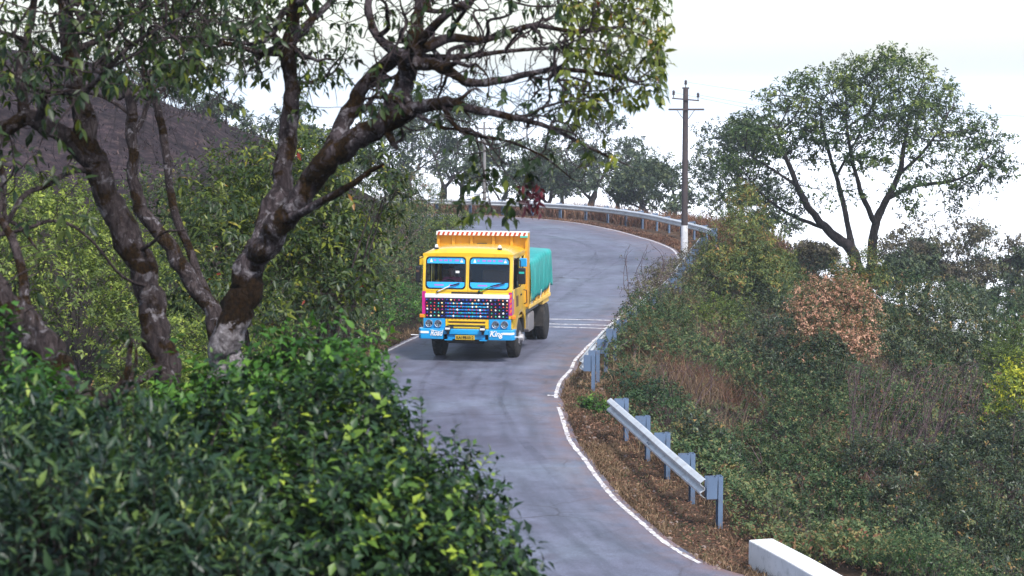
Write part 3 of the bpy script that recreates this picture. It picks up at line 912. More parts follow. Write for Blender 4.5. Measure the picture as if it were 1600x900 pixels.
# studded grille
gp = MB().box(-1.10, 1.10, FY - .03, FY + .01, 1.115, 1.636).build('grille', M['navy'], T, bevel=.008)
for z in (1.595, 1.505, 1.425, 1.345, 1.265, 1.18):
    MB().box(-.52 if z < 1.55 else -1.08, .52 if z < 1.55 else 1.08, FY - .052, FY - .028, z - .014, z + .014).build('grille_bar', M['blue'] if z < 1.55 else M['navy'], gp, bevel=.005)
for x0 in (-1.09, .56):
    for z in (1.55, 1.465, 1.385, 1.305, 1.225):
        MB().box(x0, x0 + .53, FY - .044, FY - .028, z - .010, z + .010).build('grille_bar', M['black'], gp)
stud_cols = {'w': (.80, .80, .82), 'y': (.85, .70, .32), 'r': (.55, .02, .05), 'g': (.02, .38, .18), 'c': (.03, .42, .62), 'b': (.02, .05, .42), 'm': (.42, .01, .22), 'o': (.72, .22, .06)}
stud_me = {}
for k_, c_ in stud_cols.items():
    mt = paint('stud_' + k_, c_, 0.3, wear=0.0)
    o = MB().lathe([(.018, .024), (.0, .030), (-.014, .024), (-.022, .010)], (0, 0, 0), 'y', 10).build('stud', mt, gp, smooth=True)
    stud_me[k_] = o.data
    bpy.data.objects.remove(o)
rows = [(1.595, 'brmrmbyrmbbmowbrwbrow'), (1.505, 'rgrcybmyowbbycbowmbrwo'), (1.425, 'orrgombcrrbgwyccwgrbro'), (1.345, 'wmormbrrwbbrmmwmbowgbr'), (1.265, 'bocgybmrmgbcgmmbbgbrwb'), (1.18, 'rwgybbbwgbmrcbwbrogwgb')]
for z, sq in rows:
    for i, ch in enumerate(sq):
        x = -1.06 + 2.12 * i / (len(sq) - 1)
        y = FY - (.058 if (abs(x) < .53 or z > 1.55) else .050)
        o = link('stud', stud_me[ch], None, gp)
        o.location = (x + random.uniform(-.008, .008), y, z + random.uniform(-.006, .006))
        s_ = random.uniform(.75, 1.0) * (1.0 if ch in 'wy' else .82)
        o.scale = (s_, 1, s_)
# coloured corner films
for s in (-1, 1):
    x0, x1 = (1.10, 1.197) if s > 0 else (-1.197, -1.10)
    st = MB().box(x0, x1, FY - .012, FY + .004, 1.22, 1.80).build('corner_film', M['magenta'], T)
    if s > 0:
        for k_ in range(4):
            z = 1.28 + k_ * .13
            MB().add([(1.12, FY - .016, z), (1.16, FY - .016, z), (1.19, FY - .016, z + .09), (1.15, FY - .016, z + .09), (1.12, FY - .013, z), (1.16, FY - .013, z), (1.19, FY - .013, z + .09), (1.15, FY - .013, z + .09)],
                     [(0, 1, 2, 3), (7, 6, 5, 4), (0, 4, 5, 1), (1, 5, 6, 2), (2, 6, 7, 3), (3, 7, 4, 0)]).build('slash', M['orange'], st)
    xs_ = (1.191, 1.197) if s > 0 else (-1.197, -1.191)
    MB().box(*xs_, FY + .03, FY + .10, 1.22, 1.84).build('side_film', M['teal_film'], T)
    MB().box(*xs_, FY + .13, FY + .24, 1.24, 1.62).build('side_film', M['magenta'], T)
    # indicator on the corner
    xa = (1.16, 1.27) if s > 0 else (-1.27, -1.16)
    MB().box(*xa, FY - .02, FY + .10, 1.12, 1.21).build('indicator', M['orange'], T, bevel=.02, seg=3, smooth=True)
# lamp panels and headlamps
for s in (-1, 1):
    xa = (.58, 1.16) if s > 0 else (-1.16, -.58)
    MB().box(*xa, FY - .035, FY + .03, .862, 1.112).build('lamp_panel', M['blue'], T, bevel=.012)
    for x in (.76, 1.0):
        x *= s
        h = MB().lathe([(.03, .098), (-.03, .098), (-.04, .092), (-.035, .082), (.0, .07), (.012, .02)], (x, FY - .045, .985), 'y', 24).build('headlamp', M['chrome'], T, smooth=True)
        MB().lathe([(-.028, .08), (-.040, .06), (-.046, .0005)], (x, FY - .045, .985), 'y', 20).build('lens', M['lens'], h, smooth=True)
        MB().lathe([(-.02, .025), (.0, .03)], (x, FY - .045, .985), 'y', 10).build('bulb', M['grey_metal'], h)
lp = MB().box(-.575, .575, FY - .02, FY + .02, .865, 1.11).build('lower_grille', M['yellow'], T, bevel=.012)
for z in (.93, 1.02):
    MB().box(-.48, .48, FY - .026, FY - .005, z - .016, z + .016).build('slot', M['brown_panel'], lp)
for z in (.975, 1.065):
    MB().box(-.50, .50, FY - .05, FY - .02, z - .018, z + .018).build('slat', M['yellow'], lp, bevel=.008)
# bumper
bm_ = MB()
bp = [(-1.27, -1.10), (-1.27, -1.34), (-1.20, -1.43), (-.62, -1.46), (.62, -1.46), (1.20, -1.43), (1.27, -1.34), (1.27, -1.10), (1.19, -1.10), (1.17, -1.30), (-1.17, -1.30), (-1.19, -1.10)]
def slab(mb, pl, z0, z1):
    k = len(pl)
    mb.add([(x, y, z0) for x, y in pl] + [(x, y, z1) for x, y in pl], [(i, (i+1) % k, k + (i+1) % k, k + i) for i in range(k)] + [tuple(reversed(range(k))), tuple(range(k, 2*k))])
endL = [(-1.27, -1.10), (-1.27, -1.34), (-1.20, -1.43), (-.60, -1.46), (-.60, -1.29), (-1.17, -1.29), (-1.19, -1.10)]
slab(bm_, endL, .60, .865); slab(bm_, [(-x, y) for x, y in endL][::-1], .60, .865)
bm_.box(-.598, .598, -1.45, -1.29, .73, .862)
bm_.box(-.50, .50, -1.40, -1.29, .60, .728)
bump_o = bm_.build('bumper', M['blue'], T, bevel=.015, seg=3, smooth=True)
for s in (-1, 1):
    MB().hexa([(s * 1.265, -1.352, .745), (s * 1.20, -1.437, .745), (s * 1.20, -1.430, .745), (s * 1.262, -1.345, .745), (s * 1.265, -1.352, .80), (s * 1.20, -1.437, .80), (s * 1.20, -1.430, .80), (s * 1.262, -1.345, .80)]).build('white_stripe', M['white'], bump_o)
    xa, xb = 1.20, 0.98
    MB().hexa([(s * xa, -1.437, .745), (s * xb, -1.448, .745), (s * xb, -1.440, .745), (s * xa, -1.429, .745), (s * xa, -1.437, .80), (s * xb, -1.448, .80), (s * xb, -1.440, .80), (s * xa, -1.429, .80)]).build('white_stripe', M['white'], bump_o)
    fl_ = MB().lathe([(.06, .03), (.03, .075), (-.03, .08), (-.04, .07)], (s * .46, -1.50, .885), 'y', 18).build('fog_lamp', M['black'], T, smooth=True)
    MB().box(s * .46 - .065, s * .46 + .065, -1.548, -1.538, .862, .912).build('lamp_cover', M['white'], fl_, bevel=.008)
    MB().box(s * .46 - .03, s * .46 + .03, -1.50, -1.455, .74, .82).build('bracket', M['black'], fl_)
    MB().box(s * .46 - .10, s * .46 + .10, -1.44, -1.30, .575, .60).build('bumper_bracket', M['blue'], bump_o)
def text(body, size, loc, mat, parent, shear=0.0, name='lettering', bold=0.0, width=None, rz=0.0):
    cu = bpy.data.curves.new('t', 'FONT')
    cu.body = body; cu.size = size; cu.shear = shear; cu.extrude = .003; cu.offset = bold
    cu.align_x = 'CENTER'; cu.align_y = 'CENTER'
    ob = bpy.data.objects.new('t', cu); COL.objects.link(ob)
    dg = bpy.context.evaluated_depsgraph_get(); dg.update()
    me = bpy.data.meshes.new_from_object(ob.evaluated_get(dg))
    bpy.data.objects.remove(ob)
    o = link(name, me, mat, parent)
    o.location = loc; o.rotation_euler = (math.pi / 2, 0, rz)
    if width:
        w = max(v.co.x for v in me.vertices) - min(v.co.x for v in me.vertices)
        o.scale = (width / w, 1, 1)
    return o
text('Road', .20, (-.78, -1.4615, .755), M['white'], bump_o, .35, 'lettering', .005, .35, math.radians(-2.5))
text('King', .20, (.80, -1.4615, .760), M['white'], bump_o, .35, 'lettering', .005, .37, math.radians(2.5))
for pts in ([(-.93, .835), (-.70, .80), (-.63, .815)], [(.64, .80), (.66, .83), (.74, .81)]):     # flourish strokes over the script
    mb = MB()
    for a, c_ in zip(pts[:-1], pts[1:]): mb.cyl((a[0], -1.462, a[1]), (c_[0], -1.462, c_[1]), .006, .006, 5)
    mb.build('lettering', M['white'], bump_o)
pl = MB().box(-.265, .245, -1.49, -1.465, .60, .715).build('number_plate', M['plate'], T, bevel=.004)
MB().box(-.2, .2, -1.466, -1.40, .63, .68).build('plate_bracket', M['black'], pl)
text('KA19B1012', .105, (-.01, -1.4935, .657), M['black'], pl, 0, 'plate_number', .002, .45)
# doors, handles, side windows
for s in (-1, 1):
    xa = (1.1905, 1.20) if s > 0 else (-1.20, -1.1905)
    d = MB().prism_x([(-1.02, 1.12), (-.70, 1.12), (-.62, 1.24), (.02, 1.24), (.02, 1.85), (-1.02, 1.85)], *xa).build('door', M['yellow'], T, bevel=.004)
    xo = (1.20, 1.225) if s > 0 else (-1.225, -1.20)
    MB().box(*xo, -.16, -.03, 1.62, 1.66).build('handle', M['black'], d)
    MB().box(*((1.2005, 1.204) if s > 0 else (-1.204, -1.2005)), -.75, -.45, 1.38, 1.66).build('crest', M['brown_panel'], d)
    xg = 1.165 * s
    MB().box(xg - .003, xg + .003, -.5, -.09, 1.865, 2.615).build('side_glass', M['glass'], T)
    MB().box(xg - .003, xg + .003, .065, .495, 1.95, 2.55).build('side_glass', M['glass'], T)
    MB().bar([(s * 1.19, .35, 1.72), (s * 1.27, .36, 1.70), (s * 1.27, .40, 1.38), (s * 1.19, .42, 1.34)], .013, 8).build('grab_rail', M['black'], T)
    mirror = MB().box(*((1.30, 1.50) if s > 0 else (-1.42, -1.29)), -1.06, -.99, 2.0, 2.42).build('mirror', M['black'], T, bevel=.03, seg=3, smooth=True)
    MB().bar([(s * 1.19, -1.0, 2.66), (s * 1.36, -1.02, 2.60), (s * 1.36, -1.02, 2.42)], .012, 8).build('mirror_arm', M['black'], mirror)
    MB().bar([(s * 1.19, -1.0, 1.88), (s * 1.36, -1.02, 1.95), (s * 1.36, -1.02, 2.0)], .012, 8).build('mirror_arm', M['black'], mirror)
    MB().box(*((1.33, 1.47) if s > 0 else (-1.40, -1.32)), -1.068, -1.062, 2.27, 2.32).build('mirror_sticker', M['teal_film'] if s > 0 else M['brown_panel'], mirror)
    MB().box(*((1.24, 1.44) if s > 0 else (-1.44, -1.24)), -.55, -.48, 2.40, 2.62).build('wide_mirror', M['blue'] if s > 0 else M['yellow'], T, bevel=.02)
    # cab step
    MB().box(*((.98, 1.21) if s > 0 else (-1.21, -.98)), -1.12, -.78, .62, .86).build('cab_step', M['yellow'], T, bevel=.02)
    MB().lathe([(0, .012), (.22, .012)], (s * 1.27 if s > 0 else -1.49, -1.3, .68), 'x', 6).build('feeler', M['white'], T)
# wheels
def wheel(x, y, w, outer, deep=False):
    """outer: +1/-1 side of the rim"""
    tp = [(-w/2, .30), (-w/2, .42), (-w/2 + .025, .475), (-w/2 + .07, .498), (w/2 - .07, .498), (w/2 - .025, .475), (w/2, .42), (w/2, .30)]
    t = MB().lathe(tp, (0, 0, 0), 'x', 36).build('wheel', M['rubber'], T, smooth=True)
    t.location = (x, y, .498)
    tr = MB()
    for k_ in range(40):
        a = 2 * math.pi * k_ / 40
        for xx in (-.085, 0, .085):
            if abs(xx) > w / 2 - .03: continue
            ca, sa = math.cos(a + xx * .5), math.sin(a + xx * .5)
            def q(r, tt, dx): return (xx + dx, r * ca - tt * sa, r * sa + r * 0 + tt * ca)
            tr.hexa([q(.492, -.025, -.033), q(.492, -.025, .033), q(.492, .025, .033), q(.492, .025, -.033), q(.507, -.022, -.03), q(.507, -.022, .03), q(.507, .022, .03), q(.507, .022, -.03)])
    tr.build('tread', M['rubber'], t)
    s = outer
    if deep: rp = [(s * .13, .305), (s * .135, .28), (s * .0, .24), (s * -.02, .13), (s * .10, .12), (s * .11, .05), (s * .11, .001)]
    else: rp = [(s * .12, .305), (s * .135, .29), (s * .09, .27), (s * .10, .21), (s * .15, .15), (s * .17, .11), (s * .25, .10), (s * .27, .06), (s * .27, .001)]
    if s > 0 : pass
    MB().lathe(rp, (0, 0, 0), 'x', 28).build('rim', M['rim'], t, smooth=True)
    nb = MB()
    for k_ in range(8):
        a = 2 * math.pi * k_ / 8
        xb = (.0 if deep else .135) * s
        nb.cyl((xb - .02 * s, .165 * math.cos(a), .165 * math.sin(a)), (xb + .035 * s, .165 * math.cos(a), .165 * math.sin(a)), .019, .017, 6)
    nb.build('wheel_nuts', M['rim'], t)
    return t
for s in (-1, 1):
    wheel(s * 1.0, 0, .29, s)
    wheel(s * 1.09, 3.80, .27, s, True)
    wheel(s * .77, 3.80, .27, s, True)
    MB().box(*((.86, 1.24) if s > 0 else (-1.24, -.86)), 3.16, 3.20, .42, 1.02).build('mud_flap', M['under'], T)
MB().cyl((-1.0, 0, .5), (1.0, 0, .5), .07).build('front_axle', M['under'], T)
MB().cyl((-1.0, 3.8, .5), (1.0, 3.8, .5), .10).lathe([(-.2, .12), (-.12, .24), (.12, .24), (.2, .12)], (0, 3.8, .5), 'x', 18).build('rear_axle', M['under'], T)
MB().box(-.45, -.36, -1.28, 4.3, .72, .98).box(.36, .45, -1.28, 4.3, .72, .98).box(-.36, .36, -1.15, -1.05, .55, .9).box(-.36, .36, 1.5, 1.6, .75, .95).box(-.36, .36, 4.2, 4.3, .75, .95).build('chassis', M['under'], T)
MB().box(-.42, .42, -.9, .6, .48, 1.0).build('engine_sump', M['under'], T, bevel=.08)
MB().box(-.55, .45, -1.28, -1.22, .48, .60).build('under_beam', M['under'], T, bevel=.01)
# tank and box between the axles
MB().prism_x([(1.30, .55), (1.36, .48), (2.02, .48), (2.1, .56), (2.1, .90), (2.02, .98), (1.36, .98), (1.30, .9)], .62, 1.16).build('fuel_tank', M['grey_metal'], T, bevel=.02, seg=3, smooth=True)
MB().prism_x([(1.30, .55), (1.36, .48), (2.02, .48), (2.1, .56), (2.1, .90), (2.02, .98), (1.36, .98), (1.30, .9)], -1.16, -.62).build('tool_box', M['grey_metal'], T, bevel=.02, seg=3, smooth=True)
for s in (-1, 1): MB().box(min(s * .45, s * 1.12), max(s * .45, s * 1.12), .78, .82, .55, 1.15).build('splash_guard', M['under'], T)
MB().box(-.60, .60, .75, 4.3, .985, 1.14).build('sub_frame', M['under'], T)
MB().box(.60, 1.10, .95, 3.1, 1.0, 1.13).box(-1.10, -.60, .95, 3.1, 1.0, 1.13).build('floor_bearer', M['grey_metal'], T)
# tipper body
tb = MB()
tb.box(-1.16, 1.16, .74, 4.34, 1.145, 1.22)
for s in (-1, 1):
    xa = (1.13, 1.17) if s > 0 else (-1.17, -1.13)
    tb.box(*xa, .96, 4.34, 1.225, 2.18)
tb.box(-1.125, 1.125, 4.30, 4.34, 1.225, 2.18)
body = tb.build('tipper_body', M['cream'], T)
for s in (-1, 1):
    xr = (1.172, 1.232) if s > 0 else (-1.232, -1.172)
    for y in np.linspace(1.15, 4.24, 7):
        MB().box(*xr, y - .04, y + .04, 1.245, 1.54).build('side_rib', M['cream'], body, bevel=.008)
    MB().box(*((1.172, 1.24) if s > 0 else (-1.24, -1.172)), .98, 4.34, 1.15, 1.242).build('side_rail', M['cream'], body, bevel=.008)
    MB().box(*((1.172, 1.235) if s > 0 else (-1.235, -1.172)), .98, 4.34, 1.542, 1.60).build('side_rail', M['cream'], body, bevel=.008)
MB().box(1.0, 1.19, 3.35, 4.32, 1.00, 1.143).box(-1.19, -1.0, 3.35, 4.32, 1.00, 1.143).build('wheel_cover', M['cream'], T, bevel=.02)
hb = MB()
hb.box(-1.20, 1.20, .74, .80, 1.23, 3.17)
for x in (-1.245, 1.175):
    hb.box(x, x + .07, .66, .96, 1.23, 3.17)
for x in (-.8, -.3, .3, .8):
    hb.box(x - .04, x + .04, .69, .738, 1.30, 3.10)
head = hb.build('headboard', M['yellow_body'], T, bevel=.008)
lip = MB().box(-1.25, 1.25, .60, .96, 3.172, 3.20).box(-1.25, 1.25, .60, .63, 3.10, 3.171).build('top_lip', M['white'], head, bevel=.004)
for k_ in range(19):
    x = -1.22 + k_ * .13
    MB().hexa([(x, .594, 3.105), (x + .06, .594, 3.105), (x + .06, .599, 3.105), (x, .599, 3.105), (x + .035, .594, 3.195), (x + .095, .594, 3.195), (x + .095, .599, 3.195), (x + .035, .599, 3.195)]).build('red_stripe', M['red'], lip)
MB().box(1.05, 1.25, .595, .64, 3.06, 3.10).build('corner_tie', M['teal_film'], head)
MB().box(-.14, .14, .60, .68, 2.84, 2.90).build('horn_mount', M['black'], head, bevel=.02)
# ---- tarpaulin over the load
TT = empty('tarpaulin', T.location, T.rotation_euler.z)
TT.scale = T.scale
tag(TT, 'teal green tarpaulin stretched over the load bed of the yellow lorry', 'tarpaulin')
NA, NB_ = 44, 60
V = []
rg = np.random.default_rng(4)
for j in range(NB_):
    v = j / (NB_ - 1)
    y = .985 + v * 3.40
    hem = 1.30 + .16 * v + .02 * math.sin(v * 23)
    top = 2.40 + .09 * v + .02 * math.sin(v * 9 + 1)
    for i in range(NA):
        u = -1 + 2 * i / (NA - 1)
        a = abs(u)
        if a < .5:
            q = a / .5
            x = 1.235 * q; z = top + .045 * (1 - q ** 2) + .018 * math.sin(7 * u + v * 8)
            if q > .95: z -= .03 * ((q - .95) / .05) ** 2
        else:
            q = (a - .5) / .5
            x = 1.255 + .02 * math.sin(q * 3.1) + .016 * math.sin(v * 30 + q * 3) * q + .010 * math.sin(v * 61 + 2 * q)
            z = top - .03 - q * (top - .03 - hem)
        yy = y
        if v < .02: pass
        if a >= .5: yy = y - .05 * ((a - .5) / .5) * (1 - v) * 2.0
        V.append((math.copysign(x, u) if a > 1e-6 else 0, yy, z + .012 * math.sin(11 * v + 5 * u)))
F = []
for j in range(NB_ - 1):
    for i in range(NA - 1):
        a = j * NA + i
        F.append((a, a + 1, a + NA + 1, a + NA))
k = len(V)
# rear drop
for j in range(1, 9):
    for i in range(NA):
        x, y, z = V[(NB_ - 1) * NA + i]
        zz = z - (z - 1.45) * j / 8
        V.append((x, y + .03 + .02 * math.sin(i * .9) * j / 8, min(z, zz)))
for j in range(8):
    for i in range(NA - 1):
        a = (NB_ - 1 + j) * NA + i if j == 0 else k + (j - 1) * NA + i
        b2 = k + j * NA + i
        F.append((a, a + 1, b2 + 1, b2))
me = bpy.data.meshes.new('sheet'); me.from_pydata(V, [], F)
for p_ in me.polygons: p_.use_smooth = True
sh = link('sheet', me, M['tarp'], TT)
so = sh.modifiers.new('solid', 'SOLIDIFY'); so.thickness = .006
MB().bar([(1.262, 1.01, 1.35), (1.27, .99, 1.7), (1.25, 1.0, 2.1), (1.20, .99, 2.40)], .011, 6).build('tie_rope', M['yellow'], TT)
MB().bar([(1.26, 1.3, 1.45), (1.25, 1.25, 1.25)], .008, 6).bar([(1.275, 2.6, 1.5), (1.25, 2.6, 1.27)], .008, 6).bar([(1.275, 4.0, 1.55), (1.25, 4.0, 1.27)], .008, 6).build('tie_rope', M['white'], TT)

# ---- driver behind the wheel
D = empty('person', T.location, T.rotation_euler.z)
D.scale = T.scale
tag(D, 'driver in a dark red shirt holding the steering wheel behind the left windscreen', 'person')
def skin_body(name, verts, edges, radii, mat, parent, root=0, sub=2):
    me = bpy.data.meshes.new(name); me.from_pydata(verts, edges, [])
    o = link(name, me, mat, parent)
    md = o.modifiers.new('skin', 'SKIN'); md.use_smooth_shade = True
    for i, r in enumerate(radii):
        me.skin_vertices[0].data[i].radius = (r, r) if not isinstance(r, tuple) else r
    me.skin_vertices[0].data[root].use_root = True
    s2 = o.modifiers.new('sub', 'SUBSURF'); s2.levels = sub; s2.render_levels = sub
    return o
cx = -.58
vs = [(cx, -.12, 1.60), (cx, -.16, 1.80), (cx, -.18, 2.0), (cx, -.19, 2.10), (cx, -.22, 2.18), (cx, -.24, 2.27), (cx, -.25, 2.36),
      (cx - .19, -.18, 2.02), (cx - .26, -.28, 1.85), (cx - .19, -.55, 1.86), (cx - .17, -.63, 1.89),
      (cx + .19, -.18, 2.02), (cx + .27, -.28, 1.85), (cx + .20, -.55, 1.86), (cx + .18, -.63, 1.89),
      (cx - .10, -.3, 1.58), (cx - .14, -.62, 1.60), (cx - .14, -.66, 1.25), (cx + .10, -.3, 1.58), (cx + .14, -.62, 1.60), (cx + .14, -.66, 1.25)]
es = [(0,1),(1,2),(2,3),(3,4),(4,5),(5,6),(2,7),(7,8),(8,9),(9,10),(2,11),(11,12),(12,13),(13,14),(0,15),(15,16),(16,17),(0,18),(18,19),(19,20)]
rd = [.15,(.17,.12),(.17,.11),.065,(.068,.08),(.085,.10),(.072,.085),.075,.055,.042,.035,.075,.055,.042,.035,.09,.075,.055,.09,.075,.055]
vs = [(x, y - .22, z) for x, y, z in vs]
bd = skin_body('body', vs, es, rd, M['skin'], D)
# shirt: slightly larger copy of the torso and upper arms
skin_body('shirt', [vs[i] for i in (0,1,2,3,7,8,11,12)], [(0,1),(1,2),(2,3),(2,4),(4,5),(2,6),(6,7)], [.165,(.185,.135),(.185,.125),.075,.09,.068,.09,.068], M['shirt'], D)
MB().lathe([(.0, .088), (.05, .096), (.10, .085), (.14, .05), (.15, .01)], (cx, -.435, 2.31), 'z', 16).build('hair', M['hair'], D, smooth=True)
MB().lathe([(-.02, .016), (.0, .012), (.015, .004)], (cx, -.565, 2.27), 'y', 8).build('nose', M['skin'], D, smooth=True)
for s in (-1, 1):
    MB().lathe([(-.004, .012), (.006, .012)], (cx + s * .033, -.545, 2.30), 'y', 8).build('eye', M['hair'], D)
    MB().lathe([(-.012, .022), (.012, .026)], (cx + s * .088, -.44, 2.275), 'x', 8).build('ear', M['skin'], D)
MB().box(cx - .028, cx + .028, -.555, -.54, 2.205, 2.217).build('mouth', M['shirt'], D)
sw = MB(); pr = None
for k_ in range(25):
    a = 2 * math.pi * k_ / 24
    q = (cx + .23 * math.cos(a), -.88 + .08 * math.sin(a), 1.86 + .20 * math.sin(a))
    if pr: sw.cyl(pr, q, .016, .016, 6)
    pr = q
sw.bar([(cx - .22, -.88, 1.86), (cx + .22, -.88, 1.86)], .014, 6).bar([(cx, -.88, 1.86), (cx, -1.0, 1.6)], .025, 6)
sw.build('steering_wheel', M['black'], T)
# ------------------------------------------------------------------ vegetation tools
DOWN = np.array((0, 0, -1.0))
def leaf_geo(pos, ax, nr, L, W, tint, hi=True, droop=0.12):
    """leaf blades: hi = 5 verts / 4 triangles folded along the midrib; else 4 verts / 2 triangles"""
    n_ = len(pos)
    ax = nrmz(ax); sd = nrmz(np.cross(ax, nr)); nr = np.cross(sd, ax)
    L = np.broadcast_to(np.asarray(L, float), (n_,))[:, None]; W = np.broadcast_to(np.asarray(W, float), (n_,))[:, None]
    t = pos + ax * L - nr * L * droop
    l = pos + ax * L * .42 + sd * W * .5 + nr * W * .16
    r = pos + ax * L * .42 - sd * W * .5 + nr * W * .16
    if hi:
        mdl = pos + ax * L * .5 - nr * L * .02
        V = np.stack((pos, r, t, l, mdl), 1).reshape(-1, 3)
        f = np.array(((0, 1, 4), (1, 2, 4), (2, 3, 4), (3, 0, 4)))
        F = (np.arange(n_)[:, None, None] * 5 + f[None]).reshape(-1, 3)
        T_ = np.repeat(tint, 5)
    else:
        V = np.stack((pos, r, t, l), 1).reshape(-1, 3)
        f = np.array(((0, 1, 2), (0, 2, 3)))
        F = (np.arange(n_)[:, None, None] * 4 + f[None]).reshape(-1, 3)
        T_ = np.repeat(tint, 4)
    return V, F, T_

def sprays(B, Dv, k, tl, rng, droop=0.3, spread=0.9):
    """k leaves set spirally along a twig of length tl at every base point; returns leaf positions, axes, normals"""
    S = len(B)
    Dv = nrmz(Dv)
    up = np.broadcast_to(np.array((0.13, 0.07, 1.0)), (S, 3))
    u = nrmz(np.cross(Dv, up) + 1e-4); w = np.cross(Dv, u)
    tl = np.broadcast_to(np.asarray(tl, float), (S,))
    j = np.arange(k)
    fr = (j + 0.6) / k
    ph = j[None, :] * 2.4 + rng.uniform(0, 6.28, (S, 1)) + rng.normal(0, .35, (S, k))
    pos = B[:, None, :] + Dv[:, None, :] * (tl[:, None] * fr[None, :])[..., None]
    pos = pos + np.array((0, 0, -1.0)) * (tl[:, None] * fr[None] ** 2 * droop * 0.5)[..., None]
    rad = u[:, None, :] * np.cos(ph)[..., None] + w[:, None, :] * np.sin(ph)[..., None]
    ax = Dv[:, None, :] * (1.15 - spread * (1 - .55 * fr))[None, :, None] + rad * spread + DOWN * droop + rng.normal(0, .18, (S, k, 3))
    nr = Dv[:, None, :] * .7 + np.array((0, 0, .8)) + rng.normal(0, .30, (S, k, 3))
    return pos.reshape(-1, 3), nrmz(ax.reshape(-1, 3)), nrmz(nr.reshape(-1, 3))

def tubes(chains, name):
    """chains: list of (pts (n,3), radii (n,)) -> (V, F)"""
    Vs, Fs, o = [], [], 0
    for pts, rad in chains:
        pts = np.asarray(pts, float); rad = np.asarray(rad, float)
        n_ = len(pts)
        if n_ < 2: continue
        rm = rad.max()
        k = 14 if rm > .06 else 7 if rm > .025 else 5 if rm > .010 else 3
        t = nrmz(np.gradient(pts, axis=0))
        ref = np.eye(3)[np.abs(t).max(0).argmin()] + .01
        u = nrmz(np.cross(t, ref)); w = np.cross(t, u)
        a = np.arange(k) * 2 * math.pi / k
        ring = pts[:, None, :] + (u[:, None, :] * np.cos(a)[None, :, None] + w[:, None, :] * np.sin(a)[None, :, None]) * rad[:, None, None]
        if rm > .05:
            cc = pts[:, None, :]; s_ = np.arange(n_)[:, None] * .9; aa = a[None, :]
            lump_ = 1 + .10 * np.sin(2 * aa + s_ * .7 + rm * 40) * np.sin(s_ * 1.3) + .07 * np.sin(5 * aa + s_ * 1.9) + .05 * np.sin(3 * aa - s_ * 2.7)
            ring = cc + (ring - cc) * lump_[..., None]
        Vs.append(ring.reshape(-1, 3))
        i = (np.arange(n_ - 1)[:, None] * k + np.arange(k)[None, :])
        j = (np.arange(n_ - 1)[:, None] * k + (np.arange(k)[None, :] + 1) % k)
        Fs.append(np.stack((i, j, j + k, i + k), -1).reshape(-1, 4) + o)
        o += n_ * k
    return np.concatenate(Vs), np.concatenate(Fs)

def colonize(seedP, seedPar, att, step, di, dk, rng, iters=140, jit=.25, bias=(0, 0, 0), maxn=9000):
    """space-colonisation growth from seed nodes towards attractor points"""
    Pn = np.zeros((maxn, 3)); par = np.full(maxn, -1)
    n0 = len(seedP)
    Pn[:n0] = seedP; par[:n0] = seedPar
    kids = np.zeros(maxn, int)
    nd = np.full(len(att), 1e9); ni = np.zeros(len(att), int)
    alive = np.ones(len(att), bool)
    bias = np.array(bias, float)
    def upd(a, b_):
        for s in range(a, b_, 400):
            e = min(b_, s + 400)
            d = np.linalg.norm(att[:, None, :] - Pn[None, s:e, :], axis=2)
            q = d.argmin(1); dm_ = d[np.arange(len(att)), q]
            better = dm_ < nd
            nd[better] = dm_[better]; ni[better] = q[better] + s
    upd(0, n0); cnt = n0
    for it in range(iters):
        alive &= nd > dk
        m_ = alive & (nd < di)
        if not m_.any():
            if not alive.any(): break
            di = di * 1.5
            if di > 60 * step: break
            continue
        v = nrmz(att[m_] - Pn[ni[m_]])
        acc = np.zeros((cnt, 3)); np.add.at(acc, ni[m_], v)
        act = np.unique(ni[m_])
        act = act[kids[act] < 4]
        if len(act) == 0: break
        dirs = nrmz(acc[act]) + rng.normal(0, jit, (len(act), 3)) + bias
        pp = par[act]; has = pp >= 0
        prev = np.where(has[:, None], nrmz(Pn[act] - Pn[np.maximum(pp, 0)]), 0)
        dirs = nrmz(dirs + prev * 0.35)
        k = min(len(act), maxn - cnt)
        Pn[cnt:cnt + k] = Pn[act[:k]] + dirs[:k] * step
        par[cnt:cnt + k] = act[:k]; kids[act[:k]] += 1
        upd(cnt, cnt + k); cnt += k
        if cnt >= maxn: break
    return Pn[:cnt].copy(), par[:cnt].copy()

def pipe_radii(Pn, par, tip, ex=2.3, given=None):
    n_ = len(Pn)
    kids = np.zeros(n_, int)
    np.add.at(kids, par[par >= 0], 1)
    acc = np.zeros(n_)
    for i in range(n_ - 1, -1, -1):
        if kids[i] == 0: acc[i] = tip ** ex
        if par[i] >= 0: acc[par[i]] += acc[i]
    r = acc ** (1 / ex)
    if given is not None:
        g = len(given)
        r[:g] = np.maximum(r[:g] * 0.0 + given, tip)
        # a twig is never thicker than what it grows from
        for i in range(g, n_):
            if par[i] >= 0: r[i] = min(r[i], r[par[i]] * .92)
    return r, kids

def chains_of(Pn, par, r, cut=None):
    n_ = len(Pn)
    ch = [[] for _ in range(n_)]
    roots = []
    for i in range(n_):
        if par[i] >= 0: ch[par[i]].append(i)
        else: roots.append(i)
    out = []
    stack = [(q, None) for q in roots]
    while stack:
        s, p0 = stack.pop()
        ids = [] if p0 is None else [p0]
        c = s
        while True:
            ids.append(c)
            if not ch[c]: break
            o_ = sorted(ch[c], key=lambda q: -r[q])
            for e in o_[1:]: stack.append((e, c))
            c = o_[0]
        pts = Pn[ids].copy(); rr = r[ids].copy()
        if p0 is not None: rr[0] = min(rr[0], rr[1] * 1.25)
        if len(pts) > 3:
            pts[1:-1] = pts[1:-1] * .5 + (pts[:-2] + pts[2:]) * .25
        rr[-1] *= .5
        out.append((pts, rr))
    return out

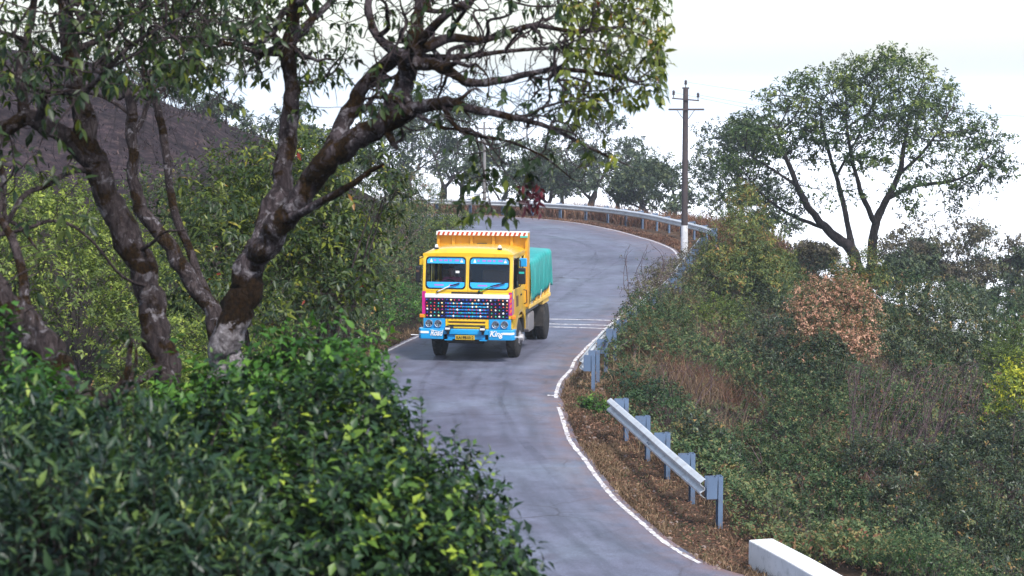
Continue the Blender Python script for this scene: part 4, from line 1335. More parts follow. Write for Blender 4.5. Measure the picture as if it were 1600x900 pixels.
LIMBW = .68
def skeleton(limbs):
    """limbs: list of pixel polylines [(px,py,D,width_px)...]; each later limb starts at the nearest node already there"""
    Pn, par, rad = [], [], []
    rg = np.random.default_rng(77)
    for li, limb in enumerate(limbs):
        pts = np.array([P(a, b_, d) for a, b_, d, w_ in limb])
        rr = np.array([w_ * 0.5 * LIMBW * d / FPX for a, b_, d, w_ in limb])
        c = catmull(np.column_stack((pts, rr)), 6)
        dl = np.linalg.norm(np.diff(c[:, :3], axis=0), axis=1).mean()
        c[1:-1, :3] += rg.normal(0, 1, (len(c) - 2, 3)) * (c[1:-1, 3:4] * .22)
        if li == 0 or not Pn: pr = -1; st = 0
        else:
            d = np.linalg.norm(np.array(Pn) - c[0, :3], axis=1); pr = int(d.argmin())
            st = 1 if d[pr] < c[0, 3] * 2.5 else 0
        for q in c[st:]:
            Pn.append(q[:3]); par.append(pr); rad.append(max(q[3], .003)); pr = len(Pn) - 1
    return np.array(Pn), np.array(par), np.array(rad)

def in_px(p):
    """project world points to photo pixels"""
    p = np.atleast_2d(p)
    c, s = math.cos(PITCH), math.sin(PITCH)
    dz = p[:, 2] - CAMH
    zf = p[:, 1] * c - dz * s
    yu = p[:, 1] * s + dz * c
    return np.stack((800 + p[:, 0] / zf * FPX, 450 - yu / zf * FPX), 1), zf

_leafvar = {}
def leaf_variant(matname, mat, q, asp):
    key = (matname, q, round(asp, 2))
    if key not in _leafvar:
        L = 1.0; W = asp
        xs_ = (0, .18, .42, .70, 1.0); ws = (0.02, .36, .5, .34, 0.0)
        V, F = [], []
        for x, w_ in zip(xs_, ws):
            z = -.16 * x * x
            V += [(x, -w_ * W, z + .18 * w_ * W), (x, 0, z - .02), (x, w_ * W, z + .18 * w_ * W)]
        for i in range(4):
            a = i * 3
            F += [(a, a + 3, a + 4, a + 1), (a + 1, a + 4, a + 5, a + 2)]
        me = bpy.data.meshes.new('leaf'); me.from_pydata(V, [], F)
        for p_ in me.polygons: p_.use_smooth = True
        at = me.attributes.new('tint', 'FLOAT', 'POINT')
        at.data.foreach_set('value', np.full(len(V), (q + .5) / 10, dtype=np.float32))
        me.materials.append(mat)
        _leafvar[key] = me
    return _leafvar[key]

def put_leaves(root, pos, ax, nr, L, W, tint, mat, hi=True, singles=0, droop=.12, name='foliage'):
    """foliage of a plant: the largest leaves in view become parts of their own, the rest one mesh"""
    o = np.array(root.location)
    L = np.broadcast_to(np.asarray(L, float), (len(pos),)).copy(); W = np.broadcast_to(np.asarray(W, float), (len(pos),)).copy()
    keep = np.ones(len(pos), bool)
    if singles:
        px, zf = in_px(pos)
        view = nrmz(pos - np.array((0, 0, CAMH)))
        face = np.abs((nrmz(nr) * view).sum(1))
        score = L / zf * (0.4 + face) * RNG.uniform(.75, 1.0, len(pos))
        vis = (px[:, 0] > 5) & (px[:, 0] < 1595) & (px[:, 1] > 5) & (px[:, 1] < 895)
        score = np.where(vis, score, -1)
        # spread over the plant: best leaf per cell first
        zmin = np.percentile(zf[vis], 45) if vis.any() else 0
        score = np.where(zf > zmin, score * .6, score)
        top = np.argsort(-score)[:singles]
        top = top[score[top] > 0]
        keep[top] = False
        a = nrmz(ax[top]); sd = nrmz(np.cross(a, nr[top])); nn = np.cross(sd, a)
        for q in range(len(top)):
            i = top[q]
            me = leaf_variant(mat.name, mat, min(9, int(tint[i] * 10)), float(np.round(W[i] / L[i] * 10) / 10))
            ob = bpy.data.objects.new('leaf', me)
            COL.objects.link(ob); ob.parent = root
            s = L[i]; A, B_, C_ = a[q] * s, -sd[q] * s, nn[q] * s
            p_ = pos[i] - o
            ob.matrix_local = Matrix(((A[0], B_[0], C_[0], p_[0]), (A[1], B_[1], C_[1], p_[1]), (A[2], B_[2], C_[2], p_[2]), (0, 0, 0, 1)))
    if not keep.any(): return None
    V, F, T_ = leaf_geo(pos[keep], ax[keep], nr[keep], L[keep], W[keep], tint[keep], hi, droop)
    ob = link(name, arr_mesh(name, V, F, T_, off=o), mat, root)
    ob['kind'] = 'stuff'
    return ob

def lump_points(lumps, n_, rng, lo=.55, hi=1.06, zmin=-.5):
    """points in the outer shell of a set of ellipsoids (centre, radii) with outward normals"""
    C = np.array([l[0] for l in lumps], float)
    R = np.array([np.broadcast_to(np.asarray(l[1], float), (3,)) for l in lumps])
    w = (R[:, 0] * R[:, 2]); w = w / w.sum()
    pts, nr = np.zeros((0, 3)), np.zeros((0, 3))
    while len(pts) < n_:
        k = int(n_ * 1.7) + 10
        i = rng.choice(len(C), k, p=w)
        d = nrmz(rng.normal(0, 1, (k, 3)))
        d = d[:, :] ; ok = d[:, 2] > zmin
        i, d = i[ok], d[ok]
        rr = lo + (hi - lo) * rng.uniform(0, 1, len(i)) ** .55
        bumpy = 1 + .16 * np.sin(d[:, 0] * 5 + i * 2.1) * np.sin(d[:, 2] * 6 + i) + .10 * np.sin(d[:, 1] * 11 + i * 1.3 + d[:, 2] * 9)
        q = C[i] + d * R[i] * (rr * bumpy)[:, None]
        deep = np.zeros(len(q), bool)
        for c_, r_ in zip(C, R):
            deep |= (((q - c_) / r_) ** 2).sum(1) < (lo * .85) ** 2
        pts = np.vstack((pts, q[~deep])); nr = np.vstack((nr, nrmz(d / R[i])[~deep]))
    return pts[:n_], nr[:n_]

def plant(name, label, cat, lumps, nspray, k, L, W, mat, stemmat, rng, tl=None, hi=False, singles=0, droop=.25, tfun=None, group=None,
          stems=10, base=None, sink=.15, lo=.45, twigs=True, stem_r=.018, up=.35, spread=.9, holes=True):
    """a shrub: stems from its foot into every lump, leafy sprays on the outside of the lumps"""
    if not hi: nspray, L, W = int(nspray * .85), L * 1.06, W * 1.06
    C = np.array([l[0] for l in lumps], float)
    bx, by = (C[:, 0].mean(), C[:, 1].mean()) if base is None else base
    root = empty(name, (bx, by, gz(bx, by) - sink))
    tag(root, label, cat, group)
    o = np.array(root.location)
    B, nr = lump_points(lumps, int(nspray * (1.3 if holes else 1)), rng, lo)
    if holes:
        w_ = np.mean([np.mean(l[1]) for l in lumps]) * .5
        nz = vnoise(B[:, 0] + .8 * B[:, 2], B[:, 2] * 1.2 - .5 * B[:, 1] + 3, w_)
        kp = nz > -.30 - .25 * rng.uniform(0, 1, len(B)); B, nr = B[kp], nr[kp]
    push = (rng.uniform(0, 1, len(B)) < .06) * rng.uniform(.3, 1.0, len(B)) * L * 2.6
    B = B + (nr * .6 + np.array((0, 0, .6))) * push[:, None]
    Dv = nr * .9 + np.array((0, 0, up)) + rng.normal(0, .45, B.shape)
    tl_ = (L * k * .34 if tl is None else tl) * rng.uniform(.6, 1.35, len(B))
    pos, ax, nn = sprays(B, Dv, k, tl_, rng, droop, spread)
    n_ = len(pos)
    young = (rng.uniform(0, 1, len(B)) < (.11 if hi else .18)) * rng.uniform(.15, .42, len(B))
    tint = rng.beta(1.6, 2.0, n_) * .60 + np.repeat(rng.normal(.07, .15, len(B)) + young, k)
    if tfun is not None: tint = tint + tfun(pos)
    if mat.name == 'leaf_tree': tint = np.where((tint > .78) & (rng.uniform(0, 1, n_) < .85), rng.uniform(.5, .78, n_), tint)
    tint = np.clip(tint, 0.0, .999)
    Ls = L * rng.uniform(.5, 1.15, n_) * np.repeat(rng.uniform(.7, 1.35, len(B)), k); Ws = W * Ls / L * rng.uniform(.75, 1.2, n_)
    put_leaves(root, pos, ax, nn, Ls, Ws, tint, mat, hi, singles)
    chains = []
    for s in range(stems):
        e = C[rng.integers(len(C))] + rng.normal(0, .25, 3) * np.mean([np.mean(l[1]) for l in lumps])
        s0 = np.array((bx, by, o[2])) + np.append(rng.normal(0, .08, 2) * np.mean([np.mean(l[1]) for l in lumps]), 0)
        t = np.linspace(0, 1, 9)[:, None]
        mid = (s0 + e) / 2 + np.array((0, 0, .25)) * np.linalg.norm(e - s0) * .6 + rng.normal(0, .12, 3)
        pts = (1 - t) ** 2 * s0 + 2 * t * (1 - t) * mid + t ** 2 * e + rng.normal(0, .02, (9, 3))
        chains.append((pts, np.linspace(stem_r, stem_r * .3, 9)))
    if twigs:
        pick = rng.choice(len(B), min(len(B), 220 if not hi else 800), replace=False)
        for i in pick:
            d = nrmz(Dv[i]); l_ = tl_[i]
            chains.append((np.array((B[i] - d * l_ * .9, B[i] + DOWN * 0, B[i] + d * l_ * .8 + DOWN * l_ * .1 * droop)), np.array((.5, .4, .2)) * min(stem_r, .012) * .5))
    V, F = tubes(chains, name)
    st = link('stems', arr_mesh('stems', V, F, smooth=True, off=o), stemmat, root)
    st['kind'] = 'stuff'
    return root

# ---- leaf and bark colours
G0, G1, G2, G3 = (.010, .024, .010), (.028, .060, .018), (.065, .115, .028), (.14, .20, .04)
M['leaf_glossy'] = leafmat('leaf_glossy', [(0, (.004, .013, .007)), (.36, (.012, .035, .013)), (.54, (.030, .074, .018)), (.72, (.090, .165, .022)), (1, (.26, .34, .04))], .45, .25, .4)
M['leaf_narrow'] = leafmat('leaf_narrow', [(0, (.006, .016, .012)), (.40, (.015, .040, .020)), (.65, (.042, .082, .026)), (.84, (.12, .18, .04)), (1, (.26, .33, .08))], .42, .28)
M['leaf_fresh'] = leafmat('leaf_fresh', [(0, (.015, .05, .012)), (.5, (.05, .14, .02)), (1, (.16, .30, .04))], .42, .35)
M['leaf_tree'] = leafmat('leaf_tree', [(0, (.010, .024, .012)), (.35, (.026, .050, .014)), (.58, (.060, .090, .016)), (.76, (.15, .18, .022)), (.88, (.30, .24, .03)), (.96, (.26, .11, .03)), (1, (.20, .03, .02))], .42, .35)
M['leaf_red'] = leafmat('leaf_red', [(0, (.03, .006, .012)), (.6, (.10, .012, .03)), (1, (.20, .03, .04))], .45, .3)
M['leaf_under'] = leafmat('leaf_under', [(0, (.008, .022, .012)), (.25, (.024, .056, .022)), (.45, (.055, .096, .042)), (.62, (.11, .145, .065)), (.74, (.19, .175, .07)), (.86, (.17, .085, .05)), (1, (.13, .045, .035))], .6, .25, .22)
M['leaf_olive'] = leafmat('leaf_olive', [(0, (.018, .034, .014)), (.4, (.046, .075, .022)), (.7, (.10, .135, .032)), (.9, (.22, .20, .04)), (1, (.24, .13, .04))], .5, .28)
M['leaf_yellow'] = leafmat('leaf_yellow', [(0, (.03, .06, .012)), (.4, (.10, .15, .018)), (.75, (.30, .33, .028)), (1, (.50, .46, .03))], .5, .35)
M['leaf_copper'] = leafmat('leaf_copper', [(0, (.014, .030, .016)), (.35, (.032, .060, .022)), (.52, (.085, .09, .035)), (.66, (.20, .105, .065)), (.85, (.35, .18, .125)), (1, (.46, .28, .20))], .45, .22)
M['leaf_dark'] = leafmat('leaf_dark', [(0, (.010, .020, .013)), (.4, (.026, .046, .022)), (.7, (.055, .080, .030)), (.88, (.13, .14, .05)), (1, (.24, .15, .05))], .42, .2, .5)
M['leaf_big'] = leafmat('leaf_big', [(0, (.010, .022, .010)), (.4, (.030, .058, .018)), (.7, (.080, .120, .030)), (1, (.19, .23, .06))], .55, .25, .25)
M['leaf_far'] = leafmat('leaf_far', [(0, (.016, .030, .020)), (.5, (.045, .070, .034)), (1, (.12, .14, .05))], .6, .2)
M['leaf_farbrown'] = leafmat('leaf_farbrown', [(0, (.030, .026, .020)), (.5, (.075, .062, .036)), (1, (.13, .14, .05))], .6, .2)
M['leaf_lime'] = leafmat('leaf_lime', [(0, (.024, .046, .012)), (.45, (.095, .14, .028)), (1, (.28, .34, .06))], .5, .35)
M['burnt'] = leafmat('burnt', [(0, (.016, .011, .015)), (.5, (.040, .028, .034)), (1, (.095, .068, .065))], .9, .05, .1)
M['straw'] = leafmat('straw', [(0, (.050, .032, .024)), (.5, (.135, .090, .060)), (1, (.30, .22, .14))], .8, .15, .1)
M['straw_red'] = leafmat('straw_red', [(0, (.075, .034, .026)), (.5, (.15, .078, .055)), (1, (.27, .17, .12))], .8, .2, .1)
M['bark_lichen'] = barkmat('bark_lichen', ((.016, .012, .014), (.050, .038, .042), (.13, .105, .115)), lichen=.15, moss=.42, collar=(1.22, 1.62))
M['bark_rough'] = barkmat('bark_rough', ((.016, .012, .013), (.052, .039, .040), (.12, .095, .095)), lichen=.08, moss=.30, scale=8)
M['bark_dark'] = barkmat('bark_dark', ((.012, .009, .010), (.034, .026, .027), (.075, .06, .06)), lichen=.0, moss=0)
M['twig'] = barkmat('twig', ((.024, .017, .019), (.058, .043, .045), (.12, .092, .092)))
M['twig_dry'] = barkmat('twig_dry', ((.050, .034, .038), (.125, .085, .090), (.24, .175, .175)))
# ------------------------------------------------------------------ foreground trees on the left bank
def region_pts(regs, rng):
    out = []
    for (x0, x1, y0, y1, d0, d1, n_) in regs:
        a = rng.uniform(0, 1, (n_, 3))
        for q in a:
            out.append(P(x0 + (x1 - x0) * q[0], y0 + (y1 - y0) * q[1], d0 + (d1 - d0) * q[2]))
    return np.array(out)
def wild(limbs, regs, rng):
    """an extra crooked secondary limb from an existing one into the crown region"""
    w_ = np.array([r_[6] for r_ in regs], float); r_ = regs[rng.choice(len(regs), p=w_ / w_.sum())]
    e = np.array((rng.uniform(r_[0], r_[1]), rng.uniform(r_[2], r_[3]), rng.uniform(r_[4], r_[5])))
    best = None
    for li, l in enumerate(limbs):
        for k in range(1, len(l) - 1):
            q = np.array(l[k][:3]); d = math.hypot(q[0] - e[0], q[1] - e[1])
            if 60 < d < 330 and l[k][3] > 9 and q[1] < 260:
                s = d * rng.uniform(.5, 1.5)
                if best is None or s < best[0]: best = (s, q, l[k][3])
    if best is None: best = (0, np.array(limbs[0][-1][:3]), 14)
    _, q, w0 = best
    w0 = min(w0 * .62, 20)
    out = []
    n_ = 6
    perp = np.array((-(e - q)[1], (e - q)[0])); bow = rng.normal(0, .16)
    for k in range(n_):
        t = k / (n_ - 1)
        p_ = q + (e - q) * t
        amp = 16 * math.sin(t * math.pi)
        out.append((p_[0] + perp[0] * bow * math.sin(t * math.pi) + rng.normal(0, amp * .6), p_[1] + perp[1] * bow * math.sin(t * math.pi) + rng.normal(0, amp * .6), p_[2], w0 * (1 - .72 * t)))
    return out
def gnarled_tree(label, limbs, regs, bark, rng, step=.075, di=.7, dk=.095, tip=.0042, ex=1.95, leafy=None, Lf=.115, Wf=.034, leaves=5, singles=300, mat='leaf_tree', jit=.32, extra=None, tfun=None, prob=1.0, maxn=9000, nwild=0):
    limbs = list(limbs) + [wild(limbs, regs, rng) for _ in range(nwild)]
    Pn, par, rad = skeleton(limbs)
    att = region_pts(regs, rng)
    g = len(Pn)
    Pn, par = colonize(Pn, par, att, step, di, dk, rng, jit=jit, bias=(0, 0, .05), maxn=maxn)
    r, kids = pipe_radii(Pn, par, tip, ex, rad)
    base = Pn[0]
    root = empty('gnarled_tree', base)
    tag(root, label, 'tree')
    ch = chains_of(Pn, par, r)
    thick = [c for c in ch if c[1].max() > .022]; thin = [c for c in ch if c[1].max() <= .022]
    V, F = tubes(thick, 'trunk')
    link('trunk', arr_mesh('trunk', V, F, smooth=True, off=base), bark, root)
    if thin:
        V, F = tubes(thin, 'twigs')
        tw = link('twigs', arr_mesh('twigs', V, F, smooth=True, off=base), M['twig'], root)
        tw['kind'] = 'stuff'
    # leaves hang in bunches from the twig ends
    tips = np.where((kids == 0) & (np.arange(len(Pn)) >= g))[0]
    near = np.where((kids == 1) & (r < tip * 1.9) & (np.arange(len(Pn)) >= g))[0]
    cand = np.concatenate((tips, near[rng.uniform(0, 1, len(near)) < .35]))
    px, zf = in_px(Pn[cand])
    pr = np.full(len(cand), prob) if leafy is None else np.array([leafy(a, b_) for a, b_ in px])
    cand = cand[rng.uniform(0, 1, len(cand)) < pr]
    B = Pn[cand]; Dv = nrmz(B - Pn[np.maximum(par[cand], 0)])
    pos, ax, nr = sprays(B - Dv * .03, Dv + DOWN * .15, leaves, .10 * Lf / .115, rng, droop=.75, spread=.8)
    pm = rng.uniform(0, 1, len(pos)) < .85
    pos, ax, nr = pos[pm], ax[pm], nr[pm]
    px, zf = in_px(pos)
    tint = rng.beta(2, 2.6, len(pos)) * .72 + rng.normal(.03, .10, len(pos))
    if tfun is not None: tint = tint + tfun(px[:, 0], px[:, 1])
    tint = np.where((tint > .80) & (rng.uniform(0, 1, len(tint)) < .85), rng.uniform(.62, .82, len(tint)), tint)
    tint = np.clip(tint, 0, .999)
    Ls = Lf * rng.uniform(.55, 1.25, len(pos)); Ws = Wf * Ls / Lf * rng.uniform(.8, 1.2, len(pos))
    put_leaves(root, pos, ax, nr, Ls, Ws, tint, M[mat], True, singles, .25)
    return root

rA = np.random.default_rng(21)
D0 = 15.0
limbsA = [
 [(352, 760, 15, 88), (350, 640, 15, 80), (352, 570, 15, 76), (366, 500, 15, 74), (384, 440, 15, 72), (402, 392, 15, 64)],
 [(402, 392, 15, 58), (424, 340, 15.1, 50), (442, 280, 15.2, 46), (450, 210, 15.3, 42), (455, 140, 15.3, 36), (454, 70, 15.3, 33), (462, 0, 15.3, 30), (470, -70, 15.3, 24)],
 [(400, 400, 14.9, 60), (440, 352, 14.8, 56), (478, 300, 14.7, 54), (512, 250, 14.6, 54), (556, 215, 14.5, 52), (600, 196, 14.4, 48)],
 [(512, 245, 14.6, 44), (540, 185, 14.7, 38), (570, 135, 14.7, 34), (612, 95, 14.6, 34), (640, 80, 14.5, 36)],
 [(600, 196, 14.4, 46), (622, 150, 14.4, 44), (640, 100, 14.4, 44), (648, 60, 14.4, 34), (655, 10, 14.4, 24), (660, -60, 14.4, 16)],
 [(600, 196, 14.4, 42), (650, 172, 14.2, 34), (690, 160, 14.0, 26), (740, 170, 13.9, 20), (800, 182, 13.8, 15), (860, 200, 13.7, 11), (930, 235, 13.6, 7), (990, 262, 13.6, 3)],
 [(645, 95, 14.3, 34), (690, 108, 14.2, 24), (740, 130, 14.1, 20), (800, 122, 14.0, 16), (870, 108, 13.9, 12), (950, 118, 13.9, 9), (1005, 130, 13.8, 5)],
 [(645, 85, 14.4, 32), (700, 60, 14.5, 22), (760, 62, 14.6, 17), (830, 40, 14.6, 13), (900, 50, 14.6, 10), (980, 40, 14.6, 6)],
 [(635, 90, 14.4, 30), (590, 60, 14.6, 22), (575, 10, 14.7, 18), (590, -50, 14.8, 12)],
 [(650, 70, 14.4, 26), (700, 20, 14.2, 18), (760, -10, 14.2, 12), (850, -40, 14.2, 8)],
 [(648, 90, 14.4, 22), (720, 90, 14.8, 14), (790, 80, 15, 10), (880, 75, 15.2, 8), (960, 80, 15.3, 5)],
 [(690, 160, 14.0, 16), (720, 205, 13.9, 10), (790, 220, 13.8, 7), (850, 245, 13.7, 5), (900, 285, 13.7, 2.5)],
 [(640, 172, 14.2, 14), (690, 200, 14.0, 9), (745, 205, 13.9, 6), (790, 260, 13.9, 3.5)],
 [(742, 208, 13.9, 6), (752, 250, 13.9, 4), (762, 300, 13.9, 2.5), (770, 335, 13.9, 2)],
 [(745, 206, 13.9, 5), (775, 255, 13.85, 3.5), (815, 290, 13.8, 2)],
 [(430, 352, 14.8, 26), (490, 322, 14.5, 20), (545, 290, 14.3, 16), (575, 270, 14.3, 13), (600, 256, 14.2, 6)],
 [(444, 82, 15.3, 22), (400, 80, 15.5, 14), (350, 66, 15.6, 11), (315, 62, 15.7, 8), (270, 84, 15.8, 5)],
 [(456, 60, 15.3, 24), (490, 28, 15.4, 18), (530, -10, 15.5, 14), (560, -60, 15.5, 10)],
 [(604, 205, 14.4, 26), (616, 225, 14.3, 14), (622, 234, 14.3, 7)],
]
def leafyA(x, y):
    if x > 880 and y < 190: return 1.0
    if 700 < x < 830 and y > 262: return 1.0
    if x > 700 and y > 230: return .4
    if x > 560: return .14 if y > 60 else .30
    return .75
def tintA(x, y):
    t = np.where((x > 880), .32, 0.0)
    t = t + np.where((x > 560) & (x <= 880), -.06, 0)
    return t + np.where((x > 690) & (y > 250) & (x < 800), .12, 0)
gnarled_tree('forked gnarled tree with lichen and moss on its pale trunk, reaching over the road', limbsA,
  [(560, 900, -60, 200, 13.3, 15.6, 1700), (860, 1045, -40, 165, 13.2, 15.2, 950), (700, 960, 150, 270, 13.4, 14.3, 330), (710, 820, 275, 340, 13.6, 14.1, 110),
   (250, 560, -70, 130, 14.6, 16.2, 950), (440, 560, 60, 190, 15, 16, 60), (450, 520, -70, 40, 15, 16, 60), (960, 1015, 60, 160, 13.3, 14.2, 70), (990, 1050, 30, 105, 13.4, 14.4, 60)],
  M['bark_lichen'], rA, leafy=leafyA, tfun=tintA, leaves=5, Lf=.076, nwild=64)
# hanging spray of dark red leaves at the end of one twig, a bunch of its own colour
rr_ = np.random.default_rng(2)
B = np.array([P(rr_.uniform(815, 855), rr_.uniform(285, 315), 13.8 + rr_.uniform(-.1, .1)) for _ in range(14)])
sp_root = empty('red_leaf_spray', P(830, 284, 13.8)); tag(sp_root, 'hanging spray of dark red leaves above the lorry', 'leaves')
pos, ax, nr = sprays(B, np.broadcast_to(np.array((.2, 0, -.7)), B.shape) + rr_.normal(0, .4, B.shape), 4, .08, rr_, .5, .8)
put_leaves(sp_root, pos, ax, nr, .065 * rr_.uniform(.7, 1.2, len(pos)), .026, rr_.uniform(0, 1, len(pos)), M['leaf_red'], True, 40, .2)
V, F = tubes([(np.array((P(815, 288, 13.8), P(832, 284, 13.8), B[i])), np.array((.004, .003, .002))) for i in range(14)], 't')
o_ = link('twigs', arr_mesh('twigs', V, F, off=np.array(sp_root.location)), M['twig'], sp_root); o_['kind'] = 'stuff'

limbsB = [
 [(285, 720, 14, 66), (272, 640, 14, 62), (256, 560, 14, 62), (238, 480, 14, 66), (208, 395, 14, 64), (168, 305, 14, 60), (142, 230, 14, 56), (122, 150, 14, 46), (108, 70, 14, 38), (98, -10, 14, 32), (92, -70, 14, 26)],
 [(140, 255, 14, 44), (105, 215, 13.9, 40), (70, 195, 13.8, 38), (40, 185, 13.8, 36), (0, 205, 13.7, 34), (-40, 215, 13.7, 30)],
 [(40, 188, 13.8, 30), (30, 120, 13.8, 24), (45, 50, 13.8, 18), (60, -40, 13.8, 12)],
 [(60, 190, 13.8, 24), (75, 145, 13.6, 18), (130, 145, 13.4, 15), (160, 115, 13.3, 12), (220, 60, 13.3, 9), (300, 20, 13.3, 6)],
 [(110, 80, 14, 20), (160, 60, 14.2, 14), (210, 20, 14.3, 10), (260, -40, 14.3, 7)],
 [(110, 110, 14, 18), (60, 70, 14.2, 12), (0, 50, 14.3, 8)],
 [(150, 268, 14, 14), (112, 268, 13.7, 12), (72, 290, 13.5, 12), (38, 305, 13.4, 13), (10, 350, 13.3, 12), (-20, 395, 13.2, 12)],
 [(236, 448, 14, 8), (190, 432, 13.6, 7), (140, 372, 13.4, 7), (90, 345, 13.3, 8), (40, 358, 13.2, 9), (-20, 372, 13.2, 9)],
 [(215, 395, 14, 14), (240, 378, 13.8, 9), (258, 362, 13.7, 6), (290, 360, 13.6, 4)],
 [(255, 570, 14, 22), (225, 590, 13.6, 18), (200, 610, 13.4, 12), (180, 640, 13.3, 8)],
]
gnarled_tree('rough-barked leaning tree left of the forked trunk, top out of frame', limbsB,
  [(-40, 330, -80, 140, 12.8, 15.4, 1700), (-40, 120, 130, 260, 12.8, 14.2, 90), (-20, 150, 250, 400, 12.9, 13.6, 40), (150, 420, -70, 60, 13, 15, 500)],
  M['bark_rough'], np.random.default_rng(31), leafy=lambda x, y: .75 if y < 150 else .5, leaves=5, Lf=.088, nwild=16)
limbsC = [
 [(210, 780, 12.4, 120), (165, 690, 12.4, 105), (130, 640, 12.3, 95), (92, 590, 12.2, 88), (52, 530, 12.1, 78), (12, 478, 12, 72), (-40, 425, 12, 66), (-90, 380, 12, 60)],
 [(110, 620, 12.3, 40), (150, 640, 12.2, 28), (195, 590, 12.1, 18), (205, 540, 12.1, 10)],
 [(60, 540, 12.1, 30), (40, 470, 12.2, 26), (30, 400, 12.3, 22), (0, 340, 12.4, 18), (-30, 300, 12.5, 14)],
 [(150, 650, 12.4, 26), (190, 622, 12.5, 16), (215, 560, 12.6, 9)],
]
gnarled_tree('thick dark leaning trunk in the lower left corner', limbsC, [(-30, 110, 380, 520, 11.8, 12.8, 60), (150, 230, 500, 620, 12, 12.8, 40)],
  M['bark_rough'], np.random.default_rng(41), prob=.35, leaves=4, singles=120, Lf=.09)
limbsD = [
 [(360, 640, 19, 46), (345, 540, 19, 42), (328, 480, 19, 40), (292, 430, 19, 36), (252, 370, 19, 34), (222, 330, 19, 32), (211, 280, 19, 27), (206, 210, 19, 24), (205, 160, 19, 24), (188, 130, 19, 18), (165, 95, 19, 14), (150, 40, 19, 10), (140, -50, 19, 8)],
 [(330, 485, 19, 26), (300, 400, 19.2, 20), (270, 320, 19.3, 18), (258, 230, 19.4, 19), (243, 160, 19.5, 17), (225, 115, 19.5, 13), (222, 60, 19.5, 9), (230, -30, 19.5, 6)],
 [(206, 165, 19, 18), (225, 130, 19, 14), (250, 115, 19, 12), (295, 92, 19, 9), (345, 80, 19, 6), (380, 95, 19, 4)],
 [(243, 160, 19.5, 10), (262, 130, 19.5, 8), (300, 105, 19.5, 6), (320, 130, 19.5, 4), (365, 165, 19.5, 3)],
 [(206, 180, 19, 10), (160, 150, 19, 8), (100, 140, 19, 6)],
]
gnarled_tree('slender twin-stemmed tree seen between the two gnarled trunks', limbsD,
  [(130, 420, -60, 130, 18, 20.5, 700), (240, 400, 90, 190, 18.5, 20, 70)],
  M['bark_rough'], np.random.default_rng(51), step=.1, leafy=lambda x, y: .6 if y < 90 else .3, leaves=5, singles=200, Lf=.085, nwild=8)
# ------------------------------------------------------------------ shrubs
def lump(px, py, D, r): return (P(px, py, D), r)
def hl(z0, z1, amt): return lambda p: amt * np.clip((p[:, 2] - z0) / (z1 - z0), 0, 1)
R_ = np.random.default_rng
plant('glossy_bush', 'big dark glossy-leaved bush filling the near foreground left of the road', 'bush',
  [lump(380, 755, 10.5, .44), lump(510, 730, 10.5, .42), lump(580, 800, 10, .37), lump(655, 830, 10, .35), lump(728, 880, 9.8, .25), lump(610, 905, 9.3, .42), lump(450, 880, 9.2, .50),
   lump(555, 665, 11, .23), lump(300, 800, 10, .44), lump(710, 945, 9.4, .31), lump(778, 930, 9.8, .14), lump(705, 785, 10.4, .19)],
  4300, 7, .064, .035, M['leaf_glossy'], M['twig'], R_(1), hi=True, singles=300, lo=.42, stems=26, base=(-1.0, 10.4), tfun=hl(4.2, 5.5, .03), up=.5, droop=.18)
plant('narrow_leaf_bush', 'lighter narrow-leaved bush in the bottom left corner', 'bush',
  [lump(120, 835, 8.8, .46), lump(-10, 815, 9, .42), lump(235, 865, 8.5, .38), lump(60, 930, 8, .44), lump(200, 750, 9.2, .26), lump(300, 915, 8.2, .28), lump(40, 760, 9.2, .22)],
  2300, 8, .076, .023, M['leaf_narrow'], M['twig'], R_(2), hi=True, singles=300, lo=.42, stems=16, base=(-1.9, 8.8), tfun=lambda p: .0, up=.7, droop=.12, spread=.75)
plant('leafy_sapling', 'fresh green leafy sapling at the left frame edge under the leaning trunk', 'sapling',
  [lump(10, 650, 10.6, .20), lump(12, 560, 10.6, .10), lump(70, 700, 10.6, .22), lump(30, 720, 10.4, .3)],
  330, 7, .08, .044, M['leaf_fresh'], M['twig'], R_(3), hi=True, singles=200, lo=.3, stems=8, base=(-2.6, 10.6), up=.5)
plant('fresh_green_bush', 'fresh light green bush at the foot of the forked lichen trunk', 'bush',
  [lump(330, 655, 12.2, .22), lump(420, 628, 12.2, .20), lump(495, 605, 12.2, .18), lump(555, 602, 12, .16), lump(260, 668, 12.2, .20), lump(440, 560, 12.3, .09), lump(520, 545, 12.3, .09)],
  560, 7, .075, .040, M['leaf_fresh'], M['twig'], R_(4), hi=True, singles=200, lo=.3, stems=12, base=(-1.6, 12.2), up=.6, tfun=lambda p: np.where(R_(9).uniform(0, 1, len(p)) < .05, .2, 0))
plant('understorey_tree', 'leafy dark green young tree behind the forked trunk left of the road', 'tree',
  [lump(345, 330, 24, .62), lump(420, 275, 25, .6), lump(360, 400, 23, .7), lump(480, 340, 24, .8), lump(550, 305, 24, .5), lump(575, 370, 24, .36), lump(520, 410, 23.5, .55), lump(450, 440, 23, .55), lump(505, 225, 26, .42), lump(595, 325, 24.2, .22), lump(300, 470, 22, .45), lump(545, 455, 23.5, .3)],
  2300, 7, .10, .034, M['leaf_tree'], M['twig'], R_(5), hi=True, singles=300, lo=.3, stems=9, base=(-2.9, 24), stem_r=.035, droop=.6, tfun=hl(3.5, 6.0, .12))
